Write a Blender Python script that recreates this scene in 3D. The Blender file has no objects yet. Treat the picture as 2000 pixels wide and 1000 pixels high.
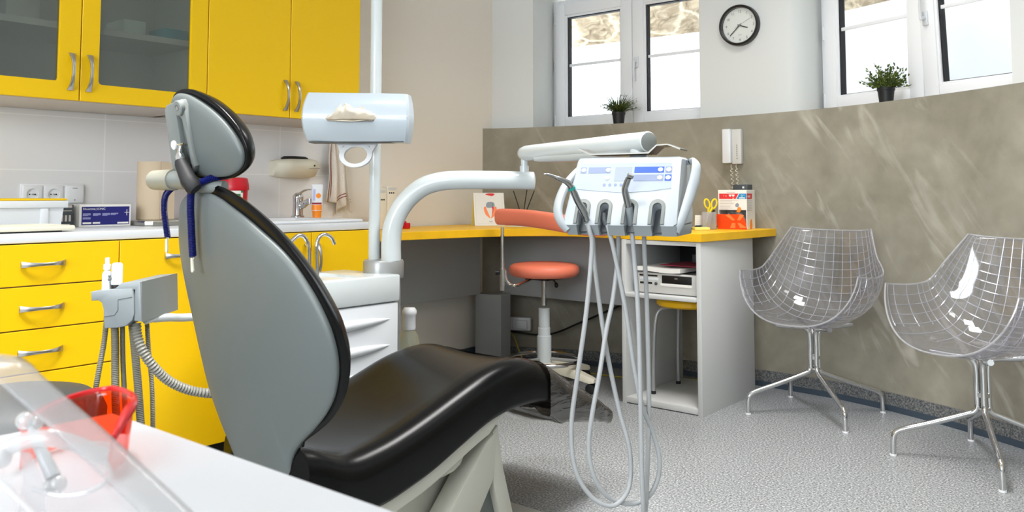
import bpy, bmesh, math, random
from mathutils import Vector, Matrix, Euler
PI = math.pi
R = math.radians
random.seed(7)
SC = bpy.context.scene
COL = SC.collection
CAMH = 0.96
VIEW = R(39.7)          # the camera looks this far to the left of the room's +Y axis


def cr(pts, n=8, closed=False):
    """Catmull-Rom through points."""
    P = [Vector(p) for p in pts]
    out = []
    m = len(P)
    rng = m if closed else m - 1
    for i in range(rng):
        if closed:
            p0, p1, p2, p3 = P[(i - 1) % m], P[i], P[(i + 1) % m], P[(i + 2) % m]
        else:
            p1, p2 = P[i], P[i + 1]
            p0 = P[i - 1] if i > 0 else p1 * 2 - p2
            p3 = P[i + 2] if i + 2 < m else p2 * 2 - p1
        for k in range(n):
            t = k / n
            out.append(0.5 * ((2 * p1) + (p2 - p0) * t + (2 * p0 - 5 * p1 + 4 * p2 - p3) * t * t
                              + (3 * p1 - p0 - 3 * p2 + p3) * t ** 3))
    if not closed:
        out.append(P[-1].copy())
    return out


def lerp(a, b, t):
    return a + (b - a) * t


def interp(tab, x):
    if x <= tab[0][0]:
        return tab[0][1]
    for (a, va), (b, vb) in zip(tab, tab[1:]):
        if x <= b:
            return lerp(va, vb, (x - a) / (b - a))
    return tab[-1][1]


class MB:
    """collects shapes for ONE mesh"""
    def __init__(self):
        self.bm = bmesh.new()
        self.mi = 0

    def m(self, i):
        self.mi = i
        return self

    def _merge(self, tb, M=None):
        if M is not None:
            bmesh.ops.transform(tb, matrix=M, verts=tb.verts)
        for f in tb.faces:
            f.material_index = self.mi
        me = bpy.data.meshes.new('tmp')
        tb.to_mesh(me)
        tb.free()
        self.bm.from_mesh(me)
        bpy.data.meshes.remove(me)
        return self

    def box(self, x0, y0, z0, x1, y1, z1, bev=0.0, seg=2, M=None):
        tb = bmesh.new()
        bmesh.ops.create_cube(tb, size=1.0)
        sx, sy, sz = abs(x1 - x0), abs(y1 - y0), abs(z1 - z0)
        bmesh.ops.transform(tb, verts=tb.verts,
                            matrix=Matrix.Translation(((x0 + x1) / 2, (y0 + y1) / 2, (z0 + z1) / 2)) @ Matrix.Diagonal((sx, sy, sz, 1)))
        if bev > 0:
            bmesh.ops.bevel(tb, geom=list(tb.edges), offset=min(bev, 0.49 * min(sx, sy, sz)), segments=seg, affect='EDGES', profile=0.5)
        return self._merge(tb, M)

    def prism(self, poly, h0, h1, M=None, bev=0.0, seg=2):
        """polygon in XY extruded h0..h1 along Z, then M"""
        tb = bmesh.new()
        lo = [tb.verts.new((p[0], p[1], h0)) for p in poly]
        hi = [tb.verts.new((p[0], p[1], h1)) for p in poly]
        n = len(poly)
        tb.faces.new(lo[::-1])
        tb.faces.new(hi)
        for i in range(n):
            tb.faces.new((lo[i], lo[(i + 1) % n], hi[(i + 1) % n], hi[i]))
        bmesh.ops.recalc_face_normals(tb, faces=tb.faces)
        if bev > 0:
            es = [e for e in tb.edges if abs(e.verts[0].co.z - e.verts[1].co.z) < 1e-6]
            bmesh.ops.bevel(tb, geom=es, offset=bev, segments=seg, affect='EDGES', profile=0.5)
        return self._merge(tb, M)

    def tube(self, pts, r, n=12, closed=False, caps=True, flat=1.0, up=None, M=None):
        """swept circle; r number or list; flat scales the section along its second axis"""
        P = [Vector(p) for p in pts]
        m = len(P)
        rr = r if isinstance(r, (list, tuple)) else [r] * m
        tb = bmesh.new()
        T = []
        for i in range(m):
            if closed:
                t = P[(i + 1) % m] - P[(i - 1) % m]
            else:
                t = P[min(i + 1, m - 1)] - P[max(i - 1, 0)]
            if t.length < 1e-9:
                t = Vector((0, 0, 1))
            T.append(t.normalized())
        u = Vector(up) if up is not None else (Vector((0, 0, 1)) if abs(T[0].z) < 0.9 else Vector((1, 0, 0)))
        N = (u - T[0] * u.dot(T[0])).normalized()
        rings = []
        for i in range(m):
            if up is not None:
                N = Vector(up)
            N = N - T[i] * N.dot(T[i])
            N.normalize()
            Bn = T[i].cross(N)
            rings.append([tb.verts.new(P[i] + (N * math.cos(2 * PI * k / n) * flat + Bn * math.sin(2 * PI * k / n)) * rr[i]) for k in range(n)])
        for i in range(m if closed else m - 1):
            a, b = rings[i], rings[(i + 1) % m]
            for k in range(n):
                tb.faces.new((a[k], a[(k + 1) % n], b[(k + 1) % n], b[k]))
        if caps and not closed:
            tb.faces.new(rings[0][::-1])
            tb.faces.new(rings[-1])
        bmesh.ops.recalc_face_normals(tb, faces=tb.faces)
        return self._merge(tb, M)

    def lathe(self, prof, c=(0, 0, 0), n=32, M=None, sx=1.0, sy=1.0, hollow=False):
        """prof [(r,z)...] about Z, moved to c"""
        tb = bmesh.new()
        rings = []
        for (r, z) in prof:
            if r < 1e-6:
                rings.append([tb.verts.new((0, 0, z))])
            else:
                rings.append([tb.verts.new((r * sx * math.cos(2 * PI * k / n), r * sy * math.sin(2 * PI * k / n), z)) for k in range(n)])
        for a, b in zip(rings, rings[1:]):
            if len(a) == 1 and len(b) == 1:
                continue
            for k in range(n):
                if len(a) == 1:
                    tb.faces.new((a[0], b[(k + 1) % n], b[k]))
                elif len(b) == 1:
                    tb.faces.new((a[k], a[(k + 1) % n], b[0]))
                else:
                    tb.faces.new((a[k], a[(k + 1) % n], b[(k + 1) % n], b[k]))
        if hollow:
            a, b = rings[-1], rings[0]
            for k in range(n):
                tb.faces.new((a[k], a[(k + 1) % n], b[(k + 1) % n], b[k]))
        else:
            if len(rings[0]) > 1:
                tb.faces.new(rings[0][::-1])
            if len(rings[-1]) > 1:
                tb.faces.new(rings[-1])
        bmesh.ops.recalc_face_normals(tb, faces=tb.faces)
        MM = Matrix.Translation(c)
        if M is not None:
            MM = MM @ M
        return self._merge(tb, MM)

    def grid(self, f, nu, nv, closed_u=False, M=None, flip=False):
        tb = bmesh.new()
        V = [[tb.verts.new(f(i / nu, j / nv)) for j in range(nv + 1)] for i in range(nu if closed_u else nu + 1)]
        w = len(V)
        for i in range(nu):
            for j in range(nv):
                q = (V[i][j], V[(i + 1) % w][j], V[(i + 1) % w][j + 1], V[i][j + 1])
                tb.faces.new(q[::-1] if flip else q)
        return self._merge(tb, M)

    def loft(self, sections, M=None, closed=True):
        """list of closed loops with the same number of points, capped"""
        tb = bmesh.new()
        V = [[tb.verts.new(p) for p in s] for s in sections]
        n = len(V[0])
        for a, b in zip(V, V[1:]):
            for k in range(n):
                tb.faces.new((a[k], a[(k + 1) % n], b[(k + 1) % n], b[k]))
        if closed:
            tb.faces.new(V[0][::-1])
            tb.faces.new(V[-1])
        bmesh.ops.recalc_face_normals(tb, faces=tb.faces)
        return self._merge(tb, M)

    def ball(self, c, rx, ry=None, rz=None, n=16, M=None):
        ry = rx if ry is None else ry
        rz = rx if rz is None else rz
        tb = bmesh.new()
        bmesh.ops.create_uvsphere(tb, u_segments=n, v_segments=max(6, n // 2), radius=1.0)
        bmesh.ops.transform(tb, verts=tb.verts, matrix=Matrix.Translation(c) @ (M or Matrix()) @ Matrix.Diagonal((rx, ry, rz, 1)))
        return self._merge(tb)

    def text(self, s, size, M, ext=0.0002, align='LEFT', xs=1.0):
        cu = bpy.data.curves.new('txt', 'FONT')
        cu.body = s
        cu.size = size
        cu.extrude = ext
        cu.align_x = align
        cu.resolution_u = 3
        ob = bpy.data.objects.new('txt', cu)
        COL.objects.link(ob)
        dg = bpy.context.evaluated_depsgraph_get()
        me = bpy.data.meshes.new_from_object(ob.evaluated_get(dg))
        bpy.data.objects.remove(ob)
        bpy.data.curves.remove(cu)
        tb = bmesh.new()
        tb.from_mesh(me)
        bpy.data.meshes.remove(me)
        return self._merge(tb, M @ Matrix.Diagonal((xs, 1, 1, 1)))


def frame(o, x, y=None, z=None):
    """4x4 with columns x,y,z at o"""
    x = Vector(x).normalized()
    if z is None:
        y = Vector(y).normalized()
        z = x.cross(y).normalized()
        y = z.cross(x)
    else:
        z = Vector(z).normalized()
        y = z.cross(x).normalized()
        x = y.cross(z)
    M = Matrix.Identity(4)
    for i in range(3):
        M[i][0], M[i][1], M[i][2], M[i][3] = x[i], y[i], z[i], o[i]
    return M


WM = {}


def wm(o):
    return WM.get(o.name, Matrix.Identity(4))


def finish(me, sharp=35):
    me.polygons.foreach_set('use_smooth', [True] * len(me.polygons))
    me.set_sharp_from_angle(angle=R(sharp))
    me.update()


def to_mesh(mb, name, mats, sharp=35):
    me = bpy.data.meshes.new(name)
    mb.bm.to_mesh(me)
    mb.bm.free()
    for mt in (mats if isinstance(mats, (list, tuple)) else [mats]):
        me.materials.append(mt)
    finish(me, sharp)
    return me


def tag(o, label=None, cat=None, group=None, kind=None):
    if label:
        o['label'] = label
    if cat:
        o['category'] = cat
    if group:
        o['group'] = group
    if kind:
        o['kind'] = kind
    return o


def root(name, label, cat, loc, rz=0.0, group=None, kind=None):
    o = bpy.data.objects.new(name, None)
    o.empty_display_size = 0.05
    COL.objects.link(o)
    o.location = loc
    o.rotation_euler = (0, 0, rz)
    WM[o.name] = Matrix.Translation(loc) @ Matrix.Rotation(rz, 4, 'Z')
    return tag(o, label, cat, group, kind)


def part(name, mb, mats, parent, local=False, label=None, sharp=35, kind=None):
    """one mesh under parent; mb in world coordinates unless local"""
    me = to_mesh(mb, name, mats, sharp)
    o = bpy.data.objects.new(name, me)
    COL.objects.link(o)
    o.parent = parent
    P = wm(parent)
    if not local:
        me.transform(P.inverted())
    # the origin sits at the middle of the part
    xs = [v.co for v in me.vertices]
    c = Vector([(min(v[i] for v in xs) + max(v[i] for v in xs)) / 2 for i in range(3)])
    me.transform(Matrix.Translation(-c))
    o.location = c
    WM[o.name] = P @ Matrix.Translation(c)
    return tag(o, label, None, None, kind)


def solo(name, mb, mats, label=None, cat=None, group=None, kind=None, sharp=35):
    """a thing that is one mesh; origin at the middle of its base"""
    me = to_mesh(mb, name, mats, sharp)
    o = bpy.data.objects.new(name, me)
    COL.objects.link(o)
    xs = [v.co for v in me.vertices]
    lo = [min(v[i] for v in xs) for i in range(3)]
    hi = [max(v[i] for v in xs) for i in range(3)]
    c = Vector(((lo[0] + hi[0]) / 2, (lo[1] + hi[1]) / 2, lo[2]))
    me.transform(Matrix.Translation(-c))
    o.location = c
    WM[o.name] = Matrix.Translation(c)
    return tag(o, label, cat, group, kind)


def cut(mb, cutter):
    """boolean difference, both MB in the same space; returns a new MB"""
    ma = bpy.data.meshes.new('a'); mb.bm.to_mesh(ma); mb.bm.free()
    mc = bpy.data.meshes.new('c'); cutter.bm.to_mesh(mc); cutter.bm.free()
    oa = bpy.data.objects.new('a', ma); oc = bpy.data.objects.new('c', mc)
    COL.objects.link(oa); COL.objects.link(oc)
    md = oa.modifiers.new('b', 'BOOLEAN'); md.object = oc; md.operation = 'DIFFERENCE'; md.solver = 'EXACT'
    dg = bpy.context.evaluated_depsgraph_get()
    me = bpy.data.meshes.new_from_object(oa.evaluated_get(dg))
    bpy.data.objects.remove(oa); bpy.data.objects.remove(oc)
    out = MB()
    out.bm.from_mesh(me)
    for f in out.bm.faces:
        f.material_index = 0
    bpy.data.meshes.remove(me); bpy.data.meshes.remove(ma); bpy.data.meshes.remove(mc)
    return out


def copy_tree(o, parent=None):
    c = o.copy()
    COL.objects.link(c)
    c.parent = parent
    for ch in list(o.children):
        copy_tree(ch, c)
    return c


# ---------------------------------------------------------------- materials
def srgb(r, g, b):
    def f(c):
        c /= 255.0
        return c / 12.92 if c <= 0.04045 else ((c + 0.055) / 1.055) ** 2.4
    return (f(r), f(g), f(b), 1.0)


def mat(name, col, rough=0.5, metal=0.0, spec=0.5, coat=0.0, bump=0.0, bscale=200.0, var=0.0, vscale=6.0, sheen=0.0, trans=0.0, ior=1.45, sub=0.0):
    m = bpy.data.materials.new(name)
    m.use_nodes = True
    nt = m.node_tree
    b = nt.nodes['Principled BSDF']
    b.inputs['Base Color'].default_value = col
    b.inputs['Roughness'].default_value = rough
    b.inputs['Metallic'].default_value = metal
    b.inputs['Specular IOR Level'].default_value = spec
    b.inputs['Coat Weight'].default_value = coat
    b.inputs['Coat Roughness'].default_value = 0.08
    b.inputs['Transmission Weight'].default_value = trans
    b.inputs['IOR'].default_value = ior
    if sheen:
        b.inputs['Sheen Weight'].default_value = sheen
    if sub:
        b.inputs['Subsurface Weight'].default_value = sub
        b.inputs['Subsurface Scale'].default_value = 0.01
    if bump or var:
        tc = nt.nodes.new('ShaderNodeTexCoord')
    if bump:
        no = nt.nodes.new('ShaderNodeTexNoise')
        no.inputs['Scale'].default_value = bscale
        no.inputs['Detail'].default_value = 4
        bp = nt.nodes.new('ShaderNodeBump')
        bp.inputs['Strength'].default_value = bump
        bp.inputs['Distance'].default_value = 0.001
        nt.links.new(tc.outputs['Object'], no.inputs['Vector'])
        nt.links.new(no.outputs['Fac'], bp.inputs['Height'])
        nt.links.new(bp.outputs['Normal'], b.inputs['Normal'])
    if var:
        no = nt.nodes.new('ShaderNodeTexNoise')
        no.inputs['Scale'].default_value = vscale
        no.inputs['Detail'].default_value = 5
        rp = nt.nodes.new('ShaderNodeValToRGB')
        rp.color_ramp.elements[0].position = 0.3
        rp.color_ramp.elements[1].position = 0.7
        rp.color_ramp.elements[0].color = tuple(c * (1 - var) for c in col[:3]) + (1,)
        rp.color_ramp.elements[1].color = tuple(min(1, c * (1 + var)) for c in col[:3]) + (1,)
        nt.links.new(tc.outputs['Object'], no.inputs['Vector'])
        nt.links.new(no.outputs['Fac'], rp.inputs['Fac'])
        nt.links.new(rp.outputs['Color'], b.inputs['Base Color'])
    return m


def clear(name, tint, gloss_rough=0.03, ior=1.45, haze=0.0, hazecol=(0.8, 0.8, 0.8, 1), refl=1.0, wrinkle=0.0):
    """thin clear sheet: tinted see-through, fresnel gloss, a little milky haze"""
    m = bpy.data.materials.new(name)
    m.use_nodes = True
    nt = m.node_tree
    for n in list(nt.nodes):
        nt.nodes.remove(n)
    out = nt.nodes.new('ShaderNodeOutputMaterial')
    tr = nt.nodes.new('ShaderNodeBsdfTransparent'); tr.inputs['Color'].default_value = tint
    gl = nt.nodes.new('ShaderNodeBsdfGlossy'); gl.inputs['Roughness'].default_value = gloss_rough
    gl.inputs['Color'].default_value = (refl, refl, refl, 1)
    if wrinkle:
        tc = nt.nodes.new('ShaderNodeTexCoord')
        mp = nt.nodes.new('ShaderNodeMapping'); mp.inputs['Scale'].default_value = (5, 2, 9)
        no = nt.nodes.new('ShaderNodeTexNoise'); no.inputs['Scale'].default_value = 2.2; no.inputs['Detail'].default_value = 3; no.inputs['Distortion'].default_value = 1.5
        bp = nt.nodes.new('ShaderNodeBump'); bp.inputs['Strength'].default_value = wrinkle; bp.inputs['Distance'].default_value = 0.02
        nt.links.new(tc.outputs['Object'], mp.inputs['Vector']); nt.links.new(mp.outputs['Vector'], no.inputs['Vector'])
        nt.links.new(no.outputs['Fac'], bp.inputs['Height']); nt.links.new(bp.outputs['Normal'], gl.inputs['Normal'])
    # Schlick reflectance, the same from both sides of the sheet
    r0 = ((ior - 1) / (ior + 1)) ** 2
    lw = nt.nodes.new('ShaderNodeLayerWeight'); lw.inputs['Blend'].default_value = 0.5
    pw = nt.nodes.new('ShaderNodeMath'); pw.operation = 'POWER'; pw.inputs[1].default_value = 5.0
    ma = nt.nodes.new('ShaderNodeMath'); ma.operation = 'MULTIPLY_ADD'; ma.inputs[1].default_value = 1 - r0; ma.inputs[2].default_value = r0
    nt.links.new(lw.outputs['Facing'], pw.inputs[0])
    nt.links.new(pw.outputs[0], ma.inputs[0])
    mx = nt.nodes.new('ShaderNodeMixShader')
    nt.links.new(ma.outputs[0], mx.inputs['Fac'])
    if haze > 0:
        df = nt.nodes.new('ShaderNodeBsdfDiffuse'); df.inputs['Color'].default_value = hazecol
        m2 = nt.nodes.new('ShaderNodeMixShader'); m2.inputs['Fac'].default_value = haze
        nt.links.new(tr.outputs['BSDF'], m2.inputs[1])
        nt.links.new(df.outputs['BSDF'], m2.inputs[2])
        nt.links.new(m2.outputs['Shader'], mx.inputs[1])
    else:
        nt.links.new(tr.outputs['BSDF'], mx.inputs[1])
    nt.links.new(gl.outputs['BSDF'], mx.inputs[2])
    nt.links.new(mx.outputs['Shader'], out.inputs['Surface'])
    return m


def ramp_mat(name, kind, scale, stops, rough=0.6, spec=0.4, bump=0.0, detail=6, distort=0.0, coords='Object', stretch=(1, 1, 1), coat=0.0):
    m = bpy.data.materials.new(name)
    m.use_nodes = True
    nt = m.node_tree
    b = nt.nodes['Principled BSDF']
    b.inputs['Roughness'].default_value = rough
    b.inputs['Specular IOR Level'].default_value = spec
    b.inputs['Coat Weight'].default_value = coat
    tc = nt.nodes.new('ShaderNodeTexCoord')
    mp = nt.nodes.new('ShaderNodeMapping')
    mp.inputs['Scale'].default_value = stretch
    if kind == 'noise':
        no = nt.nodes.new('ShaderNodeTexNoise')
        no.inputs['Detail'].default_value = detail
        no.inputs['Distortion'].default_value = distort
        o = no.outputs['Fac']
    else:
        no = nt.nodes.new('ShaderNodeTexVoronoi')
        o = no.outputs['Distance']
    no.inputs['Scale'].default_value = scale
    rp = nt.nodes.new('ShaderNodeValToRGB')
    el = rp.color_ramp.elements
    while len(el) < len(stops):
        el.new(0.5)
    for e, (p, c) in zip(el, stops):
        e.position = p
        e.color = c
    nt.links.new(tc.outputs[coords], mp.inputs['Vector'])
    nt.links.new(mp.outputs['Vector'], no.inputs['Vector'])
    nt.links.new(o, rp.inputs['Fac'])
    nt.links.new(rp.outputs['Color'], b.inputs['Base Color'])
    if bump:
        bp = nt.nodes.new('ShaderNodeBump')
        bp.inputs['Strength'].default_value = bump
        bp.inputs['Distance'].default_value = 0.002
        nt.links.new(o, bp.inputs['Height'])
        nt.links.new(bp.outputs['Normal'], b.inputs['Normal'])
    return m


def concrete_mat():
    m = bpy.data.materials.new('trowelled_concrete')
    m.use_nodes = True
    nt = m.node_tree
    L = nt.links.new
    b = nt.nodes['Principled BSDF']
    b.inputs['Roughness'].default_value = 0.62
    b.inputs['Specular IOR Level'].default_value = 0.3
    tc = nt.nodes.new('ShaderNodeTexCoord')
    n1 = nt.nodes.new('ShaderNodeTexNoise'); n1.inputs['Scale'].default_value = 3.2; n1.inputs['Detail'].default_value = 7; n1.inputs['Distortion'].default_value = 0.6
    r1 = nt.nodes.new('ShaderNodeValToRGB')
    r1.color_ramp.elements[0].position = 0.28; r1.color_ramp.elements[0].color = srgb(133, 128, 113)
    r1.color_ramp.elements[1].position = 0.72; r1.color_ramp.elements[1].color = srgb(160, 155, 140)
    L(tc.outputs['Object'], n1.inputs['Vector']); L(n1.outputs['Fac'], r1.inputs['Fac'])
    # pale slanting trowel strokes, streaked along one direction
    mr = nt.nodes.new('ShaderNodeMapping'); mr.inputs['Rotation'].default_value = (0, R(-57), 0)
    mp = nt.nodes.new('ShaderNodeMapping'); mp.inputs['Scale'].default_value = (2.4, 2, 12)
    n2 = nt.nodes.new('ShaderNodeTexNoise'); n2.inputs['Scale'].default_value = 1.0; n2.inputs['Detail'].default_value = 4; n2.inputs['Distortion'].default_value = 1.1
    r2 = nt.nodes.new('ShaderNodeValToRGB')
    r2.color_ramp.elements[0].position = 0.55; r2.color_ramp.elements[0].color = (0, 0, 0, 1)
    r2.color_ramp.elements[1].position = 0.70; r2.color_ramp.elements[1].color = (1, 1, 1, 1)
    n3 = nt.nodes.new('ShaderNodeTexNoise'); n3.inputs['Scale'].default_value = 1.3; n3.inputs['Detail'].default_value = 2
    r3 = nt.nodes.new('ShaderNodeValToRGB')
    r3.color_ramp.elements[0].position = 0.42; r3.color_ramp.elements[0].color = (0, 0, 0, 1)
    r3.color_ramp.elements[1].position = 0.6; r3.color_ramp.elements[1].color = (0.6, 0.6, 0.6, 1)
    mul = nt.nodes.new('ShaderNodeMath'); mul.operation = 'MULTIPLY'
    mx = nt.nodes.new('ShaderNodeMixRGB'); mx.inputs['Color2'].default_value = srgb(198, 194, 182)
    L(tc.outputs['Object'], mr.inputs['Vector']); L(mr.outputs['Vector'], mp.inputs['Vector']); L(mp.outputs['Vector'], n2.inputs['Vector'])
    L(n2.outputs['Fac'], r2.inputs['Fac']); L(tc.outputs['Object'], n3.inputs['Vector']); L(n3.outputs['Fac'], r3.inputs['Fac'])
    L(r2.outputs['Color'], mul.inputs[0]); L(r3.outputs['Color'], mul.inputs[1])
    L(mul.outputs[0], mx.inputs['Fac']); L(r1.outputs['Color'], mx.inputs['Color1'])
    # fine mottling and a few dark specks
    n4 = nt.nodes.new('ShaderNodeTexNoise'); n4.inputs['Scale'].default_value = 14; n4.inputs['Detail'].default_value = 6
    r4 = nt.nodes.new('ShaderNodeValToRGB')
    r4.color_ramp.elements[0].position = 0.3; r4.color_ramp.elements[0].color = (0.86, 0.86, 0.86, 1)
    r4.color_ramp.elements[1].position = 0.65; r4.color_ramp.elements[1].color = (1, 1, 1, 1)
    m2 = nt.nodes.new('ShaderNodeMixRGB'); m2.blend_type = 'MULTIPLY'; m2.inputs['Fac'].default_value = 1
    L(tc.outputs['Object'], n4.inputs['Vector']); L(n4.outputs['Fac'], r4.inputs['Fac'])
    L(mx.outputs['Color'], m2.inputs['Color1']); L(r4.outputs['Color'], m2.inputs['Color2'])
    L(m2.outputs['Color'], b.inputs['Base Color'])
    bp = nt.nodes.new('ShaderNodeBump'); bp.inputs['Strength'].default_value = 0.15; bp.inputs['Distance'].default_value = 0.003
    L(n4.outputs['Fac'], bp.inputs['Height']); L(bp.outputs['Normal'], b.inputs['Normal'])
    return m


def floor_mat():
    m = bpy.data.materials.new('speckled_vinyl')
    m.use_nodes = True
    nt = m.node_tree
    L = nt.links.new
    b = nt.nodes['Principled BSDF']
    b.inputs['Roughness'].default_value = 0.42
    b.inputs['Specular IOR Level'].default_value = 0.35
    tc = nt.nodes.new('ShaderNodeTexCoord')
    n1 = nt.nodes.new('ShaderNodeTexNoise'); n1.inputs['Scale'].default_value = 150; n1.inputs['Detail'].default_value = 3; n1.inputs['Roughness'].default_value = 0.7
    r1 = nt.nodes.new('ShaderNodeValToRGB')
    el = r1.color_ramp.elements
    el[0].position = 0.34; el[0].color = srgb(66, 70, 73)
    el[1].position = 0.66; el[1].color = srgb(204, 206, 206)
    e = el.new(0.45); e.color = srgb(128, 131, 133)
    e = el.new(0.56); e.color = srgb(157, 160, 161)
    L(tc.outputs['Object'], n1.inputs['Vector']); L(n1.outputs['Fac'], r1.inputs['Fac'])
    L(r1.outputs['Color'], b.inputs['Base Color'])
    return m


def stone_mat():
    m = bpy.data.materials.new('rubble_stone')
    m.use_nodes = True
    nt = m.node_tree
    L = nt.links.new
    b = nt.nodes['Principled BSDF']
    b.inputs['Roughness'].default_value = 0.9
    tc = nt.nodes.new('ShaderNodeTexCoord')
    mp = nt.nodes.new('ShaderNodeMapping'); mp.inputs['Scale'].default_value = (1, 1, 1.9)
    n0 = nt.nodes.new('ShaderNodeTexNoise'); n0.inputs['Scale'].default_value = 3; n0.inputs['Detail'].default_value = 5
    mxv = nt.nodes.new('ShaderNodeMixRGB'); mxv.inputs['Fac'].default_value = 0.25
    vo = nt.nodes.new('ShaderNodeTexVoronoi'); vo.feature = 'DISTANCE_TO_EDGE'; vo.inputs['Scale'].default_value = 3.2
    r1 = nt.nodes.new('ShaderNodeValToRGB')
    r1.color_ramp.elements[0].position = 0.0; r1.color_ramp.elements[0].color = srgb(236, 222, 196)
    r1.color_ramp.elements[1].position = 0.09; r1.color_ramp.elements[1].color = (0, 0, 0, 1)
    n2 = nt.nodes.new('ShaderNodeTexNoise'); n2.inputs['Scale'].default_value = 7; n2.inputs['Detail'].default_value = 8; n2.inputs['Distortion'].default_value = 1.2
    r2 = nt.nodes.new('ShaderNodeValToRGB')
    r2.color_ramp.elements[0].position = 0.3; r2.color_ramp.elements[0].color = srgb(104, 88, 66)
    r2.color_ramp.elements[1].position = 0.7; r2.color_ramp.elements[1].color = srgb(188, 172, 146)
    r3 = nt.nodes.new('ShaderNodeValToRGB')
    r3.color_ramp.elements[0].position = 0.0; r3.color_ramp.elements[0].color = (1, 1, 1, 1)
    r3.color_ramp.elements[1].position = 0.07; r3.color_ramp.elements[1].color = (0, 0, 0, 1)
    mx = nt.nodes.new('ShaderNodeMixRGB'); mx.inputs['Color2'].default_value = srgb(204, 190, 164)
    L(tc.outputs['Object'], mp.inputs['Vector'])
    L(mp.outputs['Vector'], n0.inputs['Vector']); L(mp.outputs['Vector'], mxv.inputs['Color1']); L(n0.outputs['Color'], mxv.inputs['Color2'])
    L(mxv.outputs['Color'], vo.inputs['Vector']); L(mp.outputs['Vector'], n2.inputs['Vector'])
    L(vo.outputs['Distance'], r3.inputs['Fac']); L(n2.outputs['Fac'], r2.inputs['Fac'])
    L(r3.outputs['Color'], mx.inputs['Fac']); L(r2.outputs['Color'], mx.inputs['Color1'])
    L(mx.outputs['Color'], b.inputs['Base Color'])
    bp = nt.nodes.new('ShaderNodeBump'); bp.inputs['Strength'].default_value = 0.9; bp.inputs['Distance'].default_value = 0.05
    L(n2.outputs['Fac'], bp.inputs['Height']); L(bp.outputs['Normal'], b.inputs['Normal'])
    return m


def tile_mat():
    """large glazed wall tiles on the wall plane x = const"""
    m = bpy.data.materials.new('white_wall_tiles')
    m.use_nodes = True
    nt = m.node_tree
    L = nt.links.new
    b = nt.nodes['Principled BSDF']
    b.inputs['Roughness'].default_value = 0.22
    b.inputs['Specular IOR Level'].default_value = 0.35
    tc = nt.nodes.new('ShaderNodeTexCoord')
    sp = nt.nodes.new('ShaderNodeSeparateXYZ')
    cb = nt.nodes.new('ShaderNodeCombineXYZ')
    br = nt.nodes.new('ShaderNodeTexBrick')
    br.offset = 0.0
    br.inputs['Color1'].default_value = srgb(234, 233, 233)
    br.inputs['Color2'].default_value = srgb(231, 231, 231)
    br.inputs['Mortar'].default_value = srgb(244, 244, 244)
    br.inputs['Scale'].default_value = 1.0
    br.inputs['Mortar Size'].default_value = 0.0025
    br.inputs['Brick Width'].default_value = 0.4
    br.inputs['Row Height'].default_value = 0.2
    mp = nt.nodes.new('ShaderNodeMapping'); mp.inputs['Location'].default_value = (0, -0.075, -0.046)
    L(tc.outputs['Object'], mp.inputs['Vector']); L(mp.outputs['Vector'], sp.inputs[0])
    L(sp.outputs['Y'], cb.inputs['X']); L(sp.outputs['Z'], cb.inputs['Y'])
    L(cb.outputs[0], br.inputs['Vector']); L(br.outputs['Color'], b.inputs['Base Color'])
    return m


M = {}
M['yellow'] = mat('yellow_laminate', srgb(240, 193, 7), 0.42, spec=0.35)
M['desk_yellow'] = mat('desk_yellow', srgb(246, 190, 28), 0.4, spec=0.4, var=0.06, vscale=9)
M['stool_yellow'] = mat('stool_yellow', srgb(246, 190, 10), 0.4)
M['white_lam'] = mat('white_laminate', srgb(214, 218, 223), 0.32, spec=0.45)
M['table_white'] = mat('table_laminate', srgb(184, 188, 194), 0.35, spec=0.4)
M['console_white'] = mat('console_white', srgb(170, 177, 182), 0.42, spec=0.3)
M['white_enamel'] = mat('white_enamel', srgb(206, 213, 215), 0.25, spec=0.5, coat=0.3)
M['white_plastic'] = mat('white_plastic', srgb(218, 221, 224), 0.35)
M['pvc'] = mat('window_pvc', srgb(240, 241, 243), 0.35)
M['carcass'] = mat('cabinet_carcass', srgb(206, 196, 184), 0.5)
M['grey_lam'] = mat('grey_laminate', srgb(200, 201, 200), 0.45, spec=0.35)
M['dark_lam'] = mat('dark_grey_laminate', srgb(160, 164, 165), 0.5, spec=0.3)
M['grey_shell'] = mat('grey_painted_shell', srgb(98, 104, 103), 0.42, spec=0.4, bump=0.05, bscale=500)
M['grey_bracket'] = mat('grey_bracket', srgb(118, 123, 121), 0.4)
M['phone'] = mat('phone_plastic', srgb(200, 199, 195), 0.45)
M['tray_steel'] = mat('tray_steel', srgb(118, 117, 112), 0.38, metal=1.0)
M['neck'] = mat('neck_enamel', srgb(142, 141, 129), 0.45)
M['dial_print'] = mat('dial_print', srgb(58, 60, 64), 0.6)
M['plate'] = mat('socket_plate', srgb(236, 237, 238), 0.35)
M['grey_holder'] = mat('grey_holder_plastic', srgb(136, 143, 146), 0.45, bump=0.08, bscale=700)
M['beige_metal'] = mat('cream_enamel', srgb(182, 181, 170), 0.4)
M['black_leather'] = mat('black_upholstery', srgb(8, 8, 9), 0.24, spec=0.2, bump=0.08, bscale=900)
M['black'] = mat('black_plastic', srgb(18, 18, 19), 0.4)
M['rubber'] = mat('black_rubber', srgb(28, 28, 30), 0.6)
M['seam'] = mat('dark_seam', srgb(62, 40, 14), 0.8)
M['steel'] = mat('brushed_steel', srgb(176, 174, 168), 0.3, metal=1.0)
M['chrome'] = mat('chrome', srgb(215, 215, 215), 0.09, metal=1.0)
M['satin'] = mat('satin_nickel', srgb(190, 188, 184), 0.28, metal=1.0)
M['silver_paint'] = mat('silver_paint', srgb(164, 166, 166), 0.35, metal=0.5)
M['hose_grey'] = mat('grey_hose', srgb(122, 119, 108), 0.5)
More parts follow.
